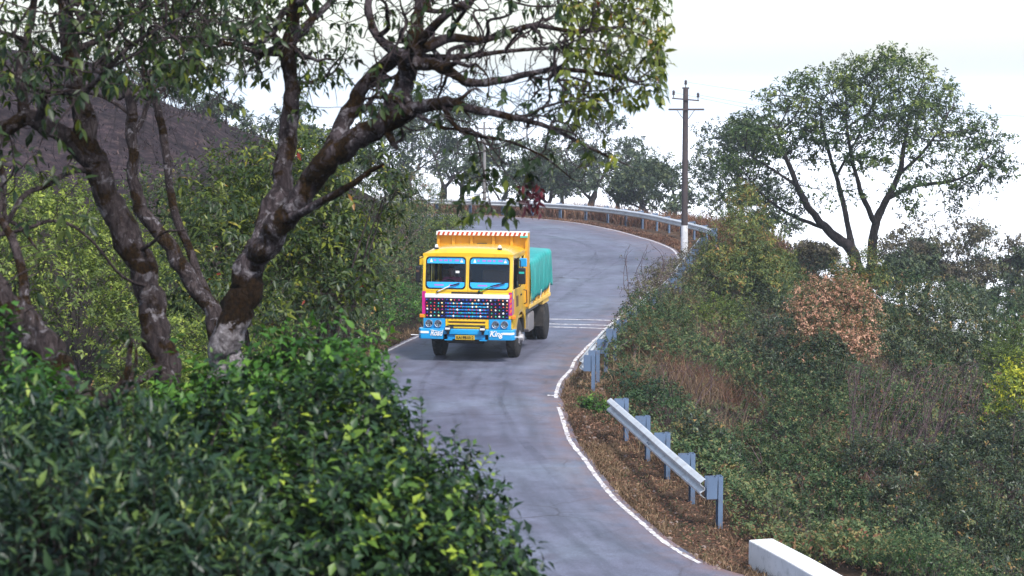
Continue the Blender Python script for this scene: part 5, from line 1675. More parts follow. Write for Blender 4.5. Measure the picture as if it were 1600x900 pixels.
plant('drooping_branch_shrub', 'loose shrub with hanging olive leaves right of the forked trunk', 'shrub',
  [lump(600, 300, 20, .18), lump(590, 250, 20, .12), lump(520, 470, 19, .25), lump(440, 500, 19, .2), lump(570, 430, 20, .18)],
  260, 6, .10, .032, M['leaf_tree'], M['twig'], R_(6), hi=True, singles=150, lo=.2, stems=10, base=(-2.4, 19.5), stem_r=.02, droop=.6)
plant('lime_bush', 'sunlit yellow-green bush behind the leaning trunk below the burnt slope', 'bush',
  [lump(60, 370, 36, 1.0), lump(120, 350, 37, .85), lump(40, 330, 38, .6), lump(180, 400, 36, .8), lump(100, 470, 35, 1.1), lump(230, 470, 35, .8), lump(200, 540, 34, .8), lump(270, 420, 37, .6), lump(0, 440, 35, .9)],
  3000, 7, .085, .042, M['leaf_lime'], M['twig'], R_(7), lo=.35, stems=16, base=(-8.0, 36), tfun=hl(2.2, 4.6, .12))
plant('lime_bush', 'pale yellow-green bush low between the two gnarled trunks', 'bush',
  [lump(290, 560, 30, .7), lump(240, 620, 29, .7), lump(330, 600, 30, .6), lump(180, 640, 29, .6), lump(400, 520, 31, .7)],
  1500, 7, .075, .036, M['leaf_lime'], M['twig'], R_(8), lo=.35, stems=10, base=(-4.8, 30), tfun=lambda p: .08)
plant('olive_bush', 'olive bush behind the understorey leaves, left of the roadside bank', 'bush',
  [lump(330, 380, 42, 1.2), lump(430, 400, 44, 1.1), lump(250, 330, 43, .9), lump(420, 310, 45, .8), lump(500, 440, 44, .9), lump(380, 490, 40, 1.0)],
  2300, 7, .09, .045, M['leaf_olive'], M['twig'], R_(10), lo=.35, stems=14, base=(-6.0, 43))
plant('hill_bush', 'sparse bluish bushes climbing the right shoulder of the burnt slope', 'bush',
  [lump(390, 235, 80, .7), lump(440, 255, 80, .9), lump(345, 215, 84, .5), lump(500, 265, 80, .9), lump(550, 285, 82, .8), lump(310, 255, 80, .4), lump(470, 225, 84, .6)],
  1300, 7, .10, .05, M['leaf_far'], M['twig'], R_(55), lo=.2, stems=16)
# roadside bank left of the lorry
bank = [
 ('low green creeper mound beside the left edge line', [(600, 500, 57, .7), (570, 520, 55, .6), (630, 480, 59, .7), (640, 505, 58, .45)], 'leaf_fresh', .07, 1300, .0),
 ('grey-green bank shrub left of the lorry cab', [(620, 440, 62, .9), (580, 470, 60, .9), (640, 470, 61, .6), (600, 400, 63, .8)], 'leaf_under', .075, 1900, .05),
 ('pale feathery shrub above the bank left of the lorry', [(640, 370, 68, .9), (610, 350, 70, .8), (660, 350, 72, .7), (650, 410, 66, .8)], 'leaf_olive', .075, 1700, .0),
 ('grey thicket behind the lorry headboard on the left bank', [(690, 345, 80, .8), (660, 320, 84, .9), (720, 350, 84, .45), (640, 300, 84, .8)], 'leaf_under', .08, 1800, .12),
 ('bright green shrub just above the lorry headboard', [(700, 352, 76, .38), (722, 345, 78, .3), (680, 358, 76, .3)], 'leaf_lime', .08, 420, .0),
 ('shaded bank shrub beneath the understorey leaves', [(540, 470, 52, .9), (500, 500, 50, .9), (540, 520, 50, .7), (560, 410, 56, .9)], 'leaf_dark', .075, 1900, .1),
]
for i, (lab, ls, mt, L_, ns, tf) in enumerate(bank):
    plant('bank_shrub', lab, 'shrub', [lump(*l) for l in ls], ns, 7, L_, L_ * .5, M[mt], M['twig_dry'], R_(60 + i), lo=.3, stems=14, tfun=(lambda t: (lambda p: t))(tf), group='shrubs on the left roadside bank')

# ---- right-hand slope
plant('conical_tree', 'upright olive-green young tree beside the pole foot', 'tree',
  [lump(1165, 340, 68, .75), lump(1150, 390, 67, 1.1), lump(1190, 400, 67, 1.0), lump(1120, 430, 66, .9), lump(1170, 450, 66, 1.2), lump(1220, 450, 67, .8), lump(1160, 310, 68, .45), lump(1215, 420, 68, .6)],
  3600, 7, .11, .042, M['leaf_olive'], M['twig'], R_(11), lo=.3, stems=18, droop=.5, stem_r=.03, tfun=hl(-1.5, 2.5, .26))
plant('copper_shrub', 'tall shrub topped with coppery pink young leaves', 'shrub',
  [lump(1275, 470, 51, .55), lump(1320, 465, 51, .60), lump(1345, 485, 51, .5), lump(1255, 500, 50.5, .5), lump(1250, 550, 50, .55), lump(1300, 540, 50, .75), lump(1340, 540, 50.5, .6), lump(1270, 590, 49, .6)],
  3900, 7, .068, .036, M['leaf_copper'], M['twig'], R_(12), lo=.3, stems=14, holes=False,
  tfun=lambda p: .56 * sstep(-.12, .30, .75 * vnoise(p[:, 0] * 2.2 + p[:, 2] * 1.4, p[:, 2] * 2.4 + p[:, 1], 1.0) + .55 * (p[:, 2] - .15) + .25 * (p[:, 0] - 8.2)) - .22)
plant('dark_shrub', 'dark shrub with drooping pale-edged leaves right of the coppery shrub', 'shrub',
  [lump(1420, 490, 53, .65), lump(1470, 480, 53, .75), lump(1510, 510, 53, .6), lump(1440, 540, 52, .8), lump(1500, 560, 52, .7), lump(1385, 520, 52.5, .5), lump(1540, 540, 53, .4)],
  2400, 7, .10, .034, M['leaf_dark'], M['twig'], R_(13), lo=.35, stems=14, droop=.65, tfun=hl(-1, .9, .16))
plant('golden_green_tree', 'small golden-green tree below the big tree trunk', 'tree',
  [lump(1320, 425, 64, .45), lump(1350, 415, 64, .5), lump(1365, 440, 64, .45), lump(1330, 450, 63, .5)],
  900, 7, .11, .04, M['leaf_olive'], M['twig'], R_(14), lo=.3, stems=8, droop=.5, tfun=lambda p: .18)
plant('yellow_leaf_bush', 'bush with bright yellow-green leaves at the right frame edge', 'bush',
  [lump(1585, 610, 38, .36), lump(1560, 650, 38, .22), lump(1605, 640, 38, .35), lump(1600, 580, 38.5, .3), lump(1640, 620, 38, .4)],
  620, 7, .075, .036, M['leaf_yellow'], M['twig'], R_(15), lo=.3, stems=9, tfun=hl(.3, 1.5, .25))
plant('dark_leafy_bush', 'dark leafy bush in the bottom right corner', 'bush',
  [lump(1560, 760, 33, .5), lump(1600, 700, 34, .5), lump(1520, 830, 32, .5), lump(1590, 850, 31, .55), lump(1460, 880, 31, .42), lump(1540, 900, 30.5, .45), lump(1500, 740, 34, .35)],
  2300, 7, .065, .032, M['leaf_dark'], M['twig'], R_(16), lo=.35, stems=16, tfun=lambda p: .06)
plant('broad_leaf_bush', 'green broad-leaved bush above the white parapet block', 'bush',
  [lump(1260, 815, 31.5, .36), lump(1320, 800, 32, .40), lump(1380, 840, 31, .36), lump(1330, 870, 30.5, .36), lump(1290, 770, 33, .34), lump(1400, 890, 30, .3)],
  1500, 7, .06, .034, M['leaf_under'], M['twig'], R_(17), lo=.35, stems=12, tfun=lambda p: -.05)
plant('red_tipped_shrub', 'small dark shrub with red and yellow leaves behind the near rail', 'shrub',
  [lump(1100, 690, 36.5, .34), lump(1085, 660, 37, .22), lump(1120, 715, 36, .25), lump(1065, 680, 36.8, .18)],
  520, 7, .075, .034, M['leaf_dark'], M['twig'], R_(18), lo=.3, stems=8, tfun=lambda p: np.where(R_(3).uniform(0, 1, len(p)) < .12, .5, .0))
plant('verge_clump', 'small bright green clump on the dry verge between the two rails', 'plant',
  [lump(930, 638, 42.2, .24), lump(912, 634, 42.4, .15), lump(948, 644, 42, .15)],
  260, 7, .06, .034, M['leaf_fresh'], M['twig'], R_(19), lo=.2, stems=5, sink=.02)
right = [
 ('low bush swallowing the middle guard rail end', [(982, 535, 49, .40), (1005, 512, 51, .45), (962, 566, 47.2, .28), (985, 575, 47, .32), (1030, 540, 50, .55), (1035, 490, 55, .62), (1065, 475, 59, .75), (1050, 510, 53, .6), (952, 548, 48, .24), (968, 522, 50.5, .36), (985, 503, 53, .42), (1005, 484, 56, .5), (1000, 500, 54, .5)], 'leaf_under', .06, 3400, .0),
 ('dusty brown bush in front of the pole foot', [(1040, 430, 68, .55), (1015, 450, 65, .6), (1060, 450, 66, .6), (1025, 470, 60, .7), (1085, 440, 68, .55), (1005, 466, 60, .55), (1040, 440, 66, .6), (1065, 425, 70, .5), (1052, 422, 71, .45), (1078, 408, 73, .5), (1088, 396, 76, .42), (1090, 420, 73, .5), (1025, 440, 66, .5)], 'leaf_farbrown', .07, 2600, .1),
 ('bright mid-green bush right of the weed stalks', [(1120, 490, 58, .5), (1150, 500, 58, .45), (1090, 500, 57, .4)], 'leaf_lime', .07, 800, -.1),
 ('dark bush left of the coppery shrub', [(1200, 490, 55, .6), (1215, 530, 53, .6), (1180, 540, 53, .6), (1220, 575, 50, .55)], 'leaf_dark', .07, 1500, .0),
 ('tangled green bush below the coppery shrub', [(1240, 620, 45, .55), (1180, 600, 47, .55), (1300, 640, 44, .5), (1220, 670, 42, .5)], 'leaf_under', .06, 1700, -.03),
 ('green scrub between the near rail and the dry twiggy shrub', [(1170, 700, 39, .45), (1230, 730, 37, .5), (1160, 760, 35.5, .4), (1280, 720, 38, .45), (1200, 790, 34, .36)], 'leaf_under', .058, 1900, -.02),
 ('greyish scrub bush behind the dark drooping shrub', [(1560, 530, 62, .8), (1600, 560, 58, .9), (1500, 470, 66, .7), (1580, 500, 66, .9), (1420, 455, 68, .7)], 'leaf_under', .085, 1900, .0),
 ('small light green bush at the right edge above the yellow bush', [(1590, 545, 48, .5), (1560, 570, 47, .42), (1610, 580, 46, .5)], 'leaf_lime', .075, 800, -.1),
 ('brown-green bush behind the wide leafless shrub', [(1380, 620, 43, .55), (1450, 600, 45, .6), (1500, 640, 43, .55), (1540, 620, 43, .5), (1410, 650, 42, .45)], 'leaf_under', .065, 1700, .08),
 ('dark tangle in front of the wide leafless shrub', [(1350, 720, 37.5, .42), (1420, 730, 37, .45), (1470, 780, 34.5, .42), (1390, 780, 34.5, .42), (1440, 820, 33, .36)], 'leaf_dark', .06, 1700, .06),
 ('wide bluish thicket below the trees at the far right', [(1300, 445, 80, 1.0), (1390, 470, 78, 1.2), (1470, 490, 78, 1.3), (1550, 500, 76, 1.4), (1610, 510, 76, 1.4), (1340, 470, 74, 1.0), (1240, 440, 78, .9)], 'leaf_far', .10, 2400, .0),
 ('shadowed bush under the yellow-leaved bush', [(1570, 700, 37, .45), (1530, 690, 38, .45), (1600, 730, 36, .5), (1480, 720, 37, .4)], 'leaf_dark', .065, 1500, .03),
]
def rail_side(d0, d1, st_, r_, zc):
    out = []
    for d_ in np.arange(d0, d1, st_):
        xr = np.interp(d_, [45, 48, 51, 56.4, 63.5, 70, 75, 81.4], [1.62, 2.05, 2.55, 3.64, 5.0, 6.0, 6.75, 7.75])
        p_ = np.array((xr + .38 + .1 * math.sin(d_ * 3), d_, zc + .12 * math.sin(d_ * 2.1)))
        px_, _ = in_px(p_); out.append((px_[0][0], px_[0][1], d_, r_ * (1 + .15 * math.sin(d_ * 5))))
    return out
right[0][1].extend(rail_side(51.5, 57, 1.5, .40, .12))
right[1][1].extend(rail_side(57.5, 79.5, 1.7, .58, .42))
for i, (lab, ls, mt, L_, ns, tf) in enumerate(right):
    plant('slope_bush', lab, 'bush', [lump(*l) for l in ls], ns, 7, L_, L_ * .52, M[mt], M['twig_dry'], R_(80 + i), lo=.3, stems=16, tfun=(lambda t: (lambda p: t))(tf), group='bushes on the right-hand slope')

# bare twiggy shrubs
def twiggy(label, regs, base, rng, mat='twig_dry', tip=.0035, step=.12, n0=9, name='dry_shrub', leaf=None, wide=.15, rmax=.03):
    bx, by = base; z = gz(bx, by) - .1
    P0 = np.array([(bx + rng.normal(0, wide), by + rng.normal(0, min(wide, .5)), z) for _ in range(n0)])
    P0[:, 2] = height(P0[:, 0], P0[:, 1]) - .05
    att = region_pts(regs, rng)
    Pn, par = colonize(P0, np.full(n0, -1), att, step, 1.2, step * 1.5, rng, jit=.22, maxn=6000)
    r, kids = pipe_radii(Pn, par, tip, 2.6)
    r = np.minimum(r, rmax)
    root = empty(name, (bx, by, z)); tag(root, label, 'shrub')
    V, F = tubes(chains_of(Pn, par, r), 'twigs')
    o = link('twigs', arr_mesh('twigs', V, F, smooth=True, off=np.array(root.location)), M[mat], root); o['kind'] = 'stuff'
    if leaf:
        tips = np.where(kids == 0)[0]; tips = tips[rng.uniform(0, 1, len(tips)) < leaf[2]]
        pos, ax, nr = sprays(Pn[tips], rng.normal(0, 1, (len(tips), 3)) + np.array((0, 0, .6)), 4, .08, rng, .3)
        put_leaves(root, pos, ax, nr, leaf[1] * rng.uniform(.6, 1.2, len(pos)), leaf[1] * .5, np.clip(rng.beta(2, 2, len(pos)), 0, .99), M[leaf[0]], False)
    return root
q = P(1430, 760, 40.5)
twiggy('wide leafless grey-purple twiggy shrub in the middle of the right slope', [(1320, 1540, 565, 740, 38.5, 42.5, 3600)], (q[0], q[1]), R_(101), tip=.0042, leaf=('leaf_under', .045, .08), n0=30, wide=1.0, rmax=.014, step=.10)
q = P(1060, 640, 42)
twiggy('dry brown twiggy shrub behind the gap in the rails', [(1010, 1130, 560, 660, 41, 43.5, 420)], (q[0], q[1]), R_(102), leaf=('leaf_under', .04, .12))
q = P(1590, 800, 33.5)
twiggy('pale dry broom-like stems at the right frame edge', [(1570, 1615, 640, 760, 33, 34, 130)], (q[0], q[1]), R_(103), step=.1, n0=12)
q = P(1000, 480, 61)
twiggy('tall thin weed stalks standing against the road', [(985, 1030, 368, 470, 60, 62, 110), (962, 985, 400, 470, 60, 61.5, 50), (1020, 1060, 390, 440, 60.5, 62, 60)], (q[0], q[1]), R_(104), step=.16, n0=7, tip=.005, leaf=('leaf_under', .07, .35))
q = P(1240, 890, 30)
twiggy('tangle of dry reddish stems beside the white parapet block', [(1200, 1330, 820, 900, 29.6, 31, 260)], (q[0], q[1]), R_(105), step=.08)
q = P(600, 420, 62)
twiggy('leafless grey brush among the left bank shrubs', [(560, 650, 330, 440, 61, 64, 420)], (q[0] - .6, q[1]), R_(106), leaf=('leaf_under', .06, .1))

# ---- ground cover of the right slope, verge grass
def cover(name, label, n_, rng, x_of, yr, kleaf, L, mat, hmin, hmax, dens=None, tintoff=0.0, asp=.52):
    """leafy ground cover: sprays spread over the land; yr = range of forward distance"""
    y = yr[0] + (yr[1] - yr[0]) * rng.uniform(0, 1, n_) ** 1.15
    lo_, hi_ = x_of(y)
    x = lo_ + (hi_ - lo_) * rng.uniform(0, 1, n_)
    if dens is not None:
        k = rng.uniform(0, 1, n_) < dens(x, y); x, y = x[k], y[k]
    z0 = height(x, y)
    hm = hmin + (hmax - hmin) * np.clip(.36 + .62 * vnoise(x * 1.7, y * 1.0, 1.6) + .25 * vnoise(x * 3.5 + 5, y * 2.2, 1.3), 0, 1)
    hm = hm * np.clip(.35 + (x - np.interp(y, RC[:, 1], RC[:, 0]) - 1.2) * .35, .25, 1)
    z = z0 + hm * rng.uniform(0, 1, len(x)) ** .30
    B = np.stack((x, y, z), 1)
    Dv = rng.normal(0, .6, B.shape) + np.array((0, -.25, .75))
    sc = (y / 42.0) ** .45 * np.clip(1.0 + .55 * vnoise(x * .9 + 20, y * .7, 1.5), .6, 1.6)
    pos, ax, nr = sprays(B, Dv, kleaf, L * kleaf * .36 * sc, rng, .3)
    Ls = L * np.repeat(sc, kleaf) * rng.uniform(.6, 1.35, len(pos))
    patch = vnoise(pos[:, 0] * 1.2 + 7, pos[:, 1] * .8, 1.7)
    tint = np.clip(rng.beta(1.7, 2.1, len(pos)) * .56 + .32 * patch + np.repeat(rng.normal(.08, .12, len(x)), kleaf) + tintoff, 0, .999)
    V, F, T_ = leaf_geo(pos, ax, nr, Ls, Ls * asp * rng.uniform(.8, 1.2, len(pos)), tint, False)
    o = link(name, arr_mesh(name, V, F, T_), M[mat])
    return tag(o, label, 'undergrowth', kind='stuff')
edge = lambda y: np.interp(y, RC[:, 1][24:140], RC[:, 0][24:140])
cover('undergrowth', 'tangled green and brown undergrowth covering the right slope', 31500, R_(201), lambda y: (edge(y) + 1.05 + .15 * np.clip((44 - y) / 10, 0, 1), np.maximum(.268 * y + 1.0, edge(y) + 5)), (27.5, 80), 6, .064, 'leaf_under', .15, 1.45, tintoff=.09)
y = R_(206).uniform(33, 70, 9000); x = edge(y) + 1.2 + R_(207).uniform(0, 1, 9000) ** 1.3 * 7
kp = vnoise(x * 1.3 + 11, y * .9, 1.8) > .22; x, y = x[kp], y[kp]
DRY = np.column_stack((x, y))
cover('verge_weeds', 'small green weeds scattered over the dry right verge', 900, R_(205), lambda y: (edge(y) + .1, edge(y) + 1.5), (27.5, 50), 6, .035, 'leaf_under', .05, .16, dens=lambda x, y: (vnoise(x * 2, y * 1.1, 1.4) > .1) * 1.0)
cover('creeper', 'bluish green creeping leaves on the right slope', 9000, R_(202), lambda y: (edge(y) + 2.6, .268 * y + 1.0), (28, 56), 6, .05, 'leaf_fresh', .2, .75, dens=lambda x, y: (vnoise(x * 1.1, y * .7 + 30, 2.0) > .1) * 1.0, tintoff=-.2)
def stalks(name, label, n_, rng, x_of, yr, hr, mat, rad=.0035, lean=.45):
    y = rng.uniform(*yr, n_); lo_, hi_ = x_of(y); x = lo_ + (hi_ - lo_) * rng.uniform(0, 1, n_)
    z = height(x, y)
    ch = []
    for i in range(n_):
        h = rng.uniform(*hr)
        a = np.array((x[i], y[i], z[i])); d = nrmz(np.array((rng.normal(0, lean), rng.normal(0, lean), 1.0)))
        b_ = a + d * h * .6; c_ = b_ + nrmz(d + rng.normal(0, .5, 3)) * h * .5
        r = rad * (y[i] / 40)
        ch.append((np.array((a, b_, c_)), np.array((r, r * .8, r * .4))))
        for _ in range(2):
            t = rng.uniform(.4, .9)
            s0 = a * (1 - t) + b_ * t
            ch.append((np.array((s0, s0 + nrmz(d + rng.normal(0, .7, 3)) * h * .3)), np.array((r * .6, r * .3))))
    V, F = tubes(ch, name)
    o = link(name, arr_mesh(name, V, F, smooth=True), M[mat])
    return tag(o, label, 'dry stems', kind='stuff')
stalks('dry_stems', 'dry brown stems standing through the undergrowth of the right slope', 3600, R_(203), lambda y: (edge(y) + 1.7, .268 * y + .6), (28, 68), (.35, 1.15), 'twig_dry')
stalks('burnt_stems', 'blackened stems and bare saplings scattered over the burnt slope', 420, R_(208), lambda y: (-.33 * y, -7.5 - .05 * y), (60, 95), (.4, 1.6), 'bark_dark', .006, .25)
def grass(name, label, n_, rng, pts, hr, mat, wid=.008, blades=5, lean=.6):
    """tufts of grass blades; pts (n,2)"""
    z = height(pts[:, 0], pts[:, 1])
    B = np.repeat(np.column_stack((pts, z)), blades, 0) + np.append(rng.normal(0, .035, (len(pts) * blades, 2)), np.zeros((len(pts) * blades, 1)), 1)
    n2 = len(B)
    h = rng.uniform(*hr, n2)[:, None]
    d = nrmz(np.column_stack((rng.normal(0, lean, (n2, 2)), np.ones(n2))))
    sd = nrmz(np.column_stack((rng.normal(0, 1, (n2, 2)), np.zeros(n2)))) * wid * np.clip(B[:, 1:2] / 40, .6, 2.5)
    m1 = B + d * h * .55; t_ = m1 + nrmz(d + np.column_stack((rng.normal(0, .6, (n2, 2)), rng.uniform(-.7, .1, n2)))) * h * .5
    V = np.stack((B - sd, B + sd, m1 + sd * .7, m1 - sd * .7, t_), 1).reshape(-1, 3)
    i = np.arange(n2)[:, None] * 5
    F4 = i + np.array((0, 1, 2, 3)); F3 = i + np.array((3, 2, 4))
    tint = np.repeat(np.clip(rng.beta(2, 2, n2) + .30 * vnoise(B[:, 0] * 2.0, B[:, 1] * 1.2, 1.6), 0, .99), 5)
    o = link(name, arr_mesh(name, V, [F4, F3], tint), M[mat])
    return tag(o, label, 'grass', kind='stuff')
rg = R_(301)
y = rg.uniform(27.2, 58, 14000); x = edge(y) - .05 + np.abs(rg.normal(0, .8, len(y)))
kp = vnoise(x * 3.0, y * 1.6, 1.3) > rg.uniform(-.5, .7, len(y)); x, y = x[kp], y[kp]
grass('dry_grass', 'short straw-coloured grass and litter along the right verge', 0, rg, np.column_stack((x, y)), (.03, .16), 'straw', blades=4)
k = rg.integers(16 * 8, 24 * 8, 5000); off = rg.uniform(2.7, 6.5, 5000)
ctr = np.array((-1.0, 90.0)); d = nrmz(RC[k] - ctr)
grass('dry_red_grass', 'tall reddish dry grass behind the curved far guard rail', 0, rg, RC[k] + d * off[:, None] + rg.normal(0, .2, (5000, 2)), (.3, 1.05), 'straw_red', .010, 5, .25)
k = rg.integers(16 * 8, 24 * 8, 3000); off = np.abs(rg.normal(0, .6, 3000)) + .1
grass('verge_grass', 'low brown grass between far edge line and far guard rail', 0, rg, RC[k] + nrmz(RC[k] - ctr) * off[:, None], (.03, .14), 'straw_red', .010, 5, .6)
k = rg.integers(8 * 8, 17 * 8, 2200); off = np.abs(rg.normal(0, .7, 2200)) + .0
ln = np.stack((-np.gradient(LC[:, 1]), np.gradient(LC[:, 0])), 1); ln = nrmz(ln)
grass('bank_grass', 'straw litter along the left road edge', 0, rg, LC[k] + ln[k] * off[:, None], (.03, .2), 'straw', .008, 5)
grass('dry_tufts', 'clumps of tall bleached dry grass on the right slope', 0, rg, DRY, (.35, 1.0), 'straw', .007, 5, .4)
y = rg.uniform(27.5, 52, 260); x = edge(y) - .12 + np.abs(rg.normal(0, .5, 260)) * 1.3
y = rg.uniform(28, 62, 7000); x = edge(y) + 1.0 + rg.uniform(0, 1, 7000) * 6
kp = vnoise(x * 1.1 + 31, y * .8 + 9, 1.6) > .45; x, y = x[kp], y[kp]
grass('red_dry_stems', 'reddish dry grass stems among the scrub of the right slope', 0, rg, np.column_stack((x, y)), (.4, 1.25), 'straw_red', .006, 5, .5)
grass('verge_tufts', 'scattered taller straw tufts along the right road edge', 0, rg, np.column_stack((x, y)), (.08, .3), 'straw', .007, 9, .55)
st = MB()
for k in range(150):
    yy = rg.uniform(27.5, 55); xx = float(edge(yy)) - .15 + abs(rg.normal(0, .55)); r_ = rg.uniform(.012, .05)
    z_ = max(gz(xx, yy), 0.0)
    o0 = len(st.v)
    vv = [(xx + r_ * rg.uniform(.7, 1.2) * math.cos(a) * s_, yy + r_ * rg.uniform(.7, 1.2) * math.sin(a) * s_, z_ + r_ * h_) for h_, s_ in ((-.3, 1), (.35, .9), (.65, .45)) for a in np.arange(6) * 1.047]
    st.add(vv, [(i, (i + 1) % 6, 6 + (i + 1) % 6, 6 + i) for i in range(6)] + [(6 + i, 6 + (i + 1) % 6, 12 + (i + 1) % 6, 12 + i) for i in range(6)] + [tuple(range(12, 18))])
tag(st.build('gravel', paint('verge_stone', (.22, .17, .15), .9, wear=.2, scale=20)), 'small stones strewn along the right road edge', 'gravel', kind='stuff')
# leaf litter pieces on the right verge
y = rg.uniform(28, 46, 6000); x = edge(y) + .05 + np.abs(rg.normal(0, 1.0, len(y)))
pos = np.column_stack((x, y, height(x, y) + .02 + rg.uniform(0, .05, len(y))))
V, F, T_ = leaf_geo(pos, rg.normal(0, 1, pos.shape) * np.array((1, 1, .3)), rg.normal(0, .4, pos.shape) + np.array((0, 0, 1)), rg.uniform(.03, .08, len(pos)), .028, rg.uniform(0, 1, len(pos)), False)
tag(link('leaf_litter', arr_mesh('leaf_litter', V, F, T_), M['straw_red']), 'fallen brown leaves on the right verge', 'leaf litter', kind='stuff')
# scrub on the left bank and on the burnt slope
y = np.concatenate((rg.uniform(22, 52, 2000), rg.uniform(40, 96, 2900))); x = np.interp(y, LC[:, 1][24:160], LC[:, 0][24:160]) - .8 - np.abs(rg.normal(0, 2.6, 4900))
B = np.column_stack((x, y, height(x, y) + rg.uniform(0, .5, 4900)))
pos, ax, nr = sprays(B, rg.normal(0, .6, B.shape) + np.array((0, 0, .8)), 6, .2, rg, .3)
V, F, T_ = leaf_geo(pos, ax, nr, .075 * rg.uniform(.6, 1.3, len(pos)), .04, np.clip(rg.beta(2.2, 2.2, len(pos)) * .8 + .12, 0, .99), False)
tag(link('bank_undergrowth', arr_mesh('bank_undergrowth', V, F, T_), M['leaf_under']), 'low scrub on the left roadside bank', 'undergrowth', kind='stuff')
n_ = 5000
x = rg.uniform(-34, -7, n_); y = rg.uniform(58, 100, n_)
grass('burnt_grass', 'charred grass tussocks on the burnt slope', 0, rg, np.column_stack((x, y)), (.05, .28), 'burnt' if 'burnt' in M else 'straw_red', .014, 3, .7)
# ------------------------------------------------------------------ big tree on the right, far trees
def crown_tree(name, label, cat, base, Pn, par, rad, att, rng, step, di, dk, tip, mat, bark, perleaf, L, W, clump, parts=('trunk', 'branches', 'crown'), bias=(0, 0, .1), jit=.2, ex=2.3, maxn=9000, tfun=None, rmax=None):
    g = len(Pn)
    Pn, par = colonize(Pn, par, att, step, di, dk, rng, jit=jit, bias=bias, maxn=maxn)
    r, kids = pipe_radii(Pn, par, tip, ex, rad)
    if rmax: r = np.minimum(r, rmax)
    root = empty(name, base); tag(root, label, cat)
    ch = chains_of(Pn, par, r)
    big = [c for c in ch if c[1].max() > r[:max(g, 1)].max() * .30]; small = [c for c in ch if c[1].max() <= r[:max(g, 1)].max() * .30]
    V, F = tubes(big, 'trunk'); link('trunk', arr_mesh('trunk', V, F, smooth=True, off=base), bark, root)
    if small:
        V, F = tubes(small, 'branches'); o = link('branches', arr_mesh('branches', V, F, smooth=True, off=base), bark, root); o['kind'] = 'stuff'
    tips = np.where((kids == 0) & (np.arange(len(Pn)) >= g))[0]
    if perleaf:
        k = 5
        m_ = max(1, int(perleaf * .8) // k)
        tips = tips[rng.uniform(0, 1, len(tips)) < .9]
        cnt_ = np.maximum(0, m_ * rng.lognormal(-.25, .7, len(tips))).astype(int)
        C = np.repeat(Pn[tips], cnt_, 0)
        off = rng.normal(0, 1, C.shape) * np.array((clump, clump, clump * .55))
        B = C + off
        Dv = nrmz(off) * .8 + np.array((0, 0, .5)) + rng.normal(0, .35, C.shape)
        pos, ax, nr = sprays(B, Dv, k, L * 1.1, rng, .2)
        tint = np.clip(rng.beta(2, 2.4, len(pos)) * .7 + np.repeat(np.repeat(rng.normal(.1, .15, len(tips)), cnt_), k) + (0 if tfun is None else tfun(pos)), 0, .999)
        Ls = L * rng.uniform(.6, 1.3, len(pos))
        V, F, T_ = leaf_geo(pos, ax, nr, Ls, Ls * W / L, tint, False)
        o = link('crown', arr_mesh('crown', V, F, T_, off=base), mat, root); o['kind'] = 'stuff'
    return root
DB = 75.0
limbs = [
 [(1350, 470, 75, 40), (1346, 435, 75, 36), (1328, 388, 75, 30), (1292, 358, 75, 24), (1264, 327, 74.6, 19), (1246, 290, 74.3, 16), (1226, 240, 74, 12), (1210, 195, 74, 7)],
 [(1362, 450, 75.2, 26), (1363, 385, 75.2, 26), (1368, 350, 75.2, 23), (1386, 312, 75.4, 18), (1405, 272, 75.6, 15), (1412, 230, 75.8, 12), (1422, 175, 76, 7)],
 [(1332, 395, 75, 20), (1322, 335, 75.5, 15), (1306, 275, 76, 12), (1290, 220, 76.3, 9), (1280, 160, 76.5, 6)],
 [(1366, 348, 75.2, 16), (1346, 302, 74.6, 13), (1332, 250, 74.2, 10), (1322, 190, 74, 6)],
 [(1386, 312, 75.4, 14), (1430, 290, 75, 11), (1480, 285, 74.5, 8), (1525, 268, 74, 5)],
 [(1292, 358, 75, 12), (1240, 338, 75.5, 9), (1200, 312, 76, 7), (1170, 280, 76.3, 4)],
 [(1405, 272, 75.6, 10), (1445, 235, 75.2, 8), (1475, 190, 75, 5)],
 [(1306, 275, 76, 8), (1340, 215, 76.5, 6), (1370, 150, 77, 4)],
 [(1246, 290, 74.3, 8), (1200, 260, 73.8, 6), (1165, 240, 73.5, 3)],
]
LIMBW = .56
Pn, par, rad = skeleton(limbs)
pads = [(1405, 112, 48), (1340, 122, 50), (1285, 135, 48), (1232, 162, 50), (1190, 210, 50), (1168, 262, 46), (1455, 150, 52), (1495, 205, 52), (1515, 250, 40), (1558, 262, 32), (1390, 165, 62), (1310, 185, 66), (1250, 220, 58),
        (1350, 235, 50), (1430, 215, 60), (1475, 270, 42), (1215, 290, 40), (1300, 250, 40), (1200, 330, 25), (1420, 290, 30), (1545, 225, 30), (1375, 100, 30), (1505, 300, 26), (1150, 300, 28), (1190, 350, 24), (1235, 325, 28), (1480, 325, 22), (1540, 288, 24), (1330, 300, 30), (1290, 305, 26), (1420, 325, 20)]
rb = R_(401)
A = []
for (x_, y_, r_) in pads:
    n_ = int(r_ * r_ / 17)
    d = nrmz(rb.normal(0, 1, (n_, 3))) * rb.uniform(.15, 1, (n_, 1)) ** .5
    c = P(x_, y_, 75 + rb.normal(0, 1.6)); rm = r_ * 75 / FPX
    A.append(c + d * np.array((rm, rm * 1.4, rm * .75)))
A = np.concatenate(A)
base = np.array((*P(1352, 440, 75)[:2], 0)); base[2] = gz(base[0], base[1])
Pn[0] = (Pn[0][0], Pn[0][1], min(Pn[0][2], base[2] - .2))
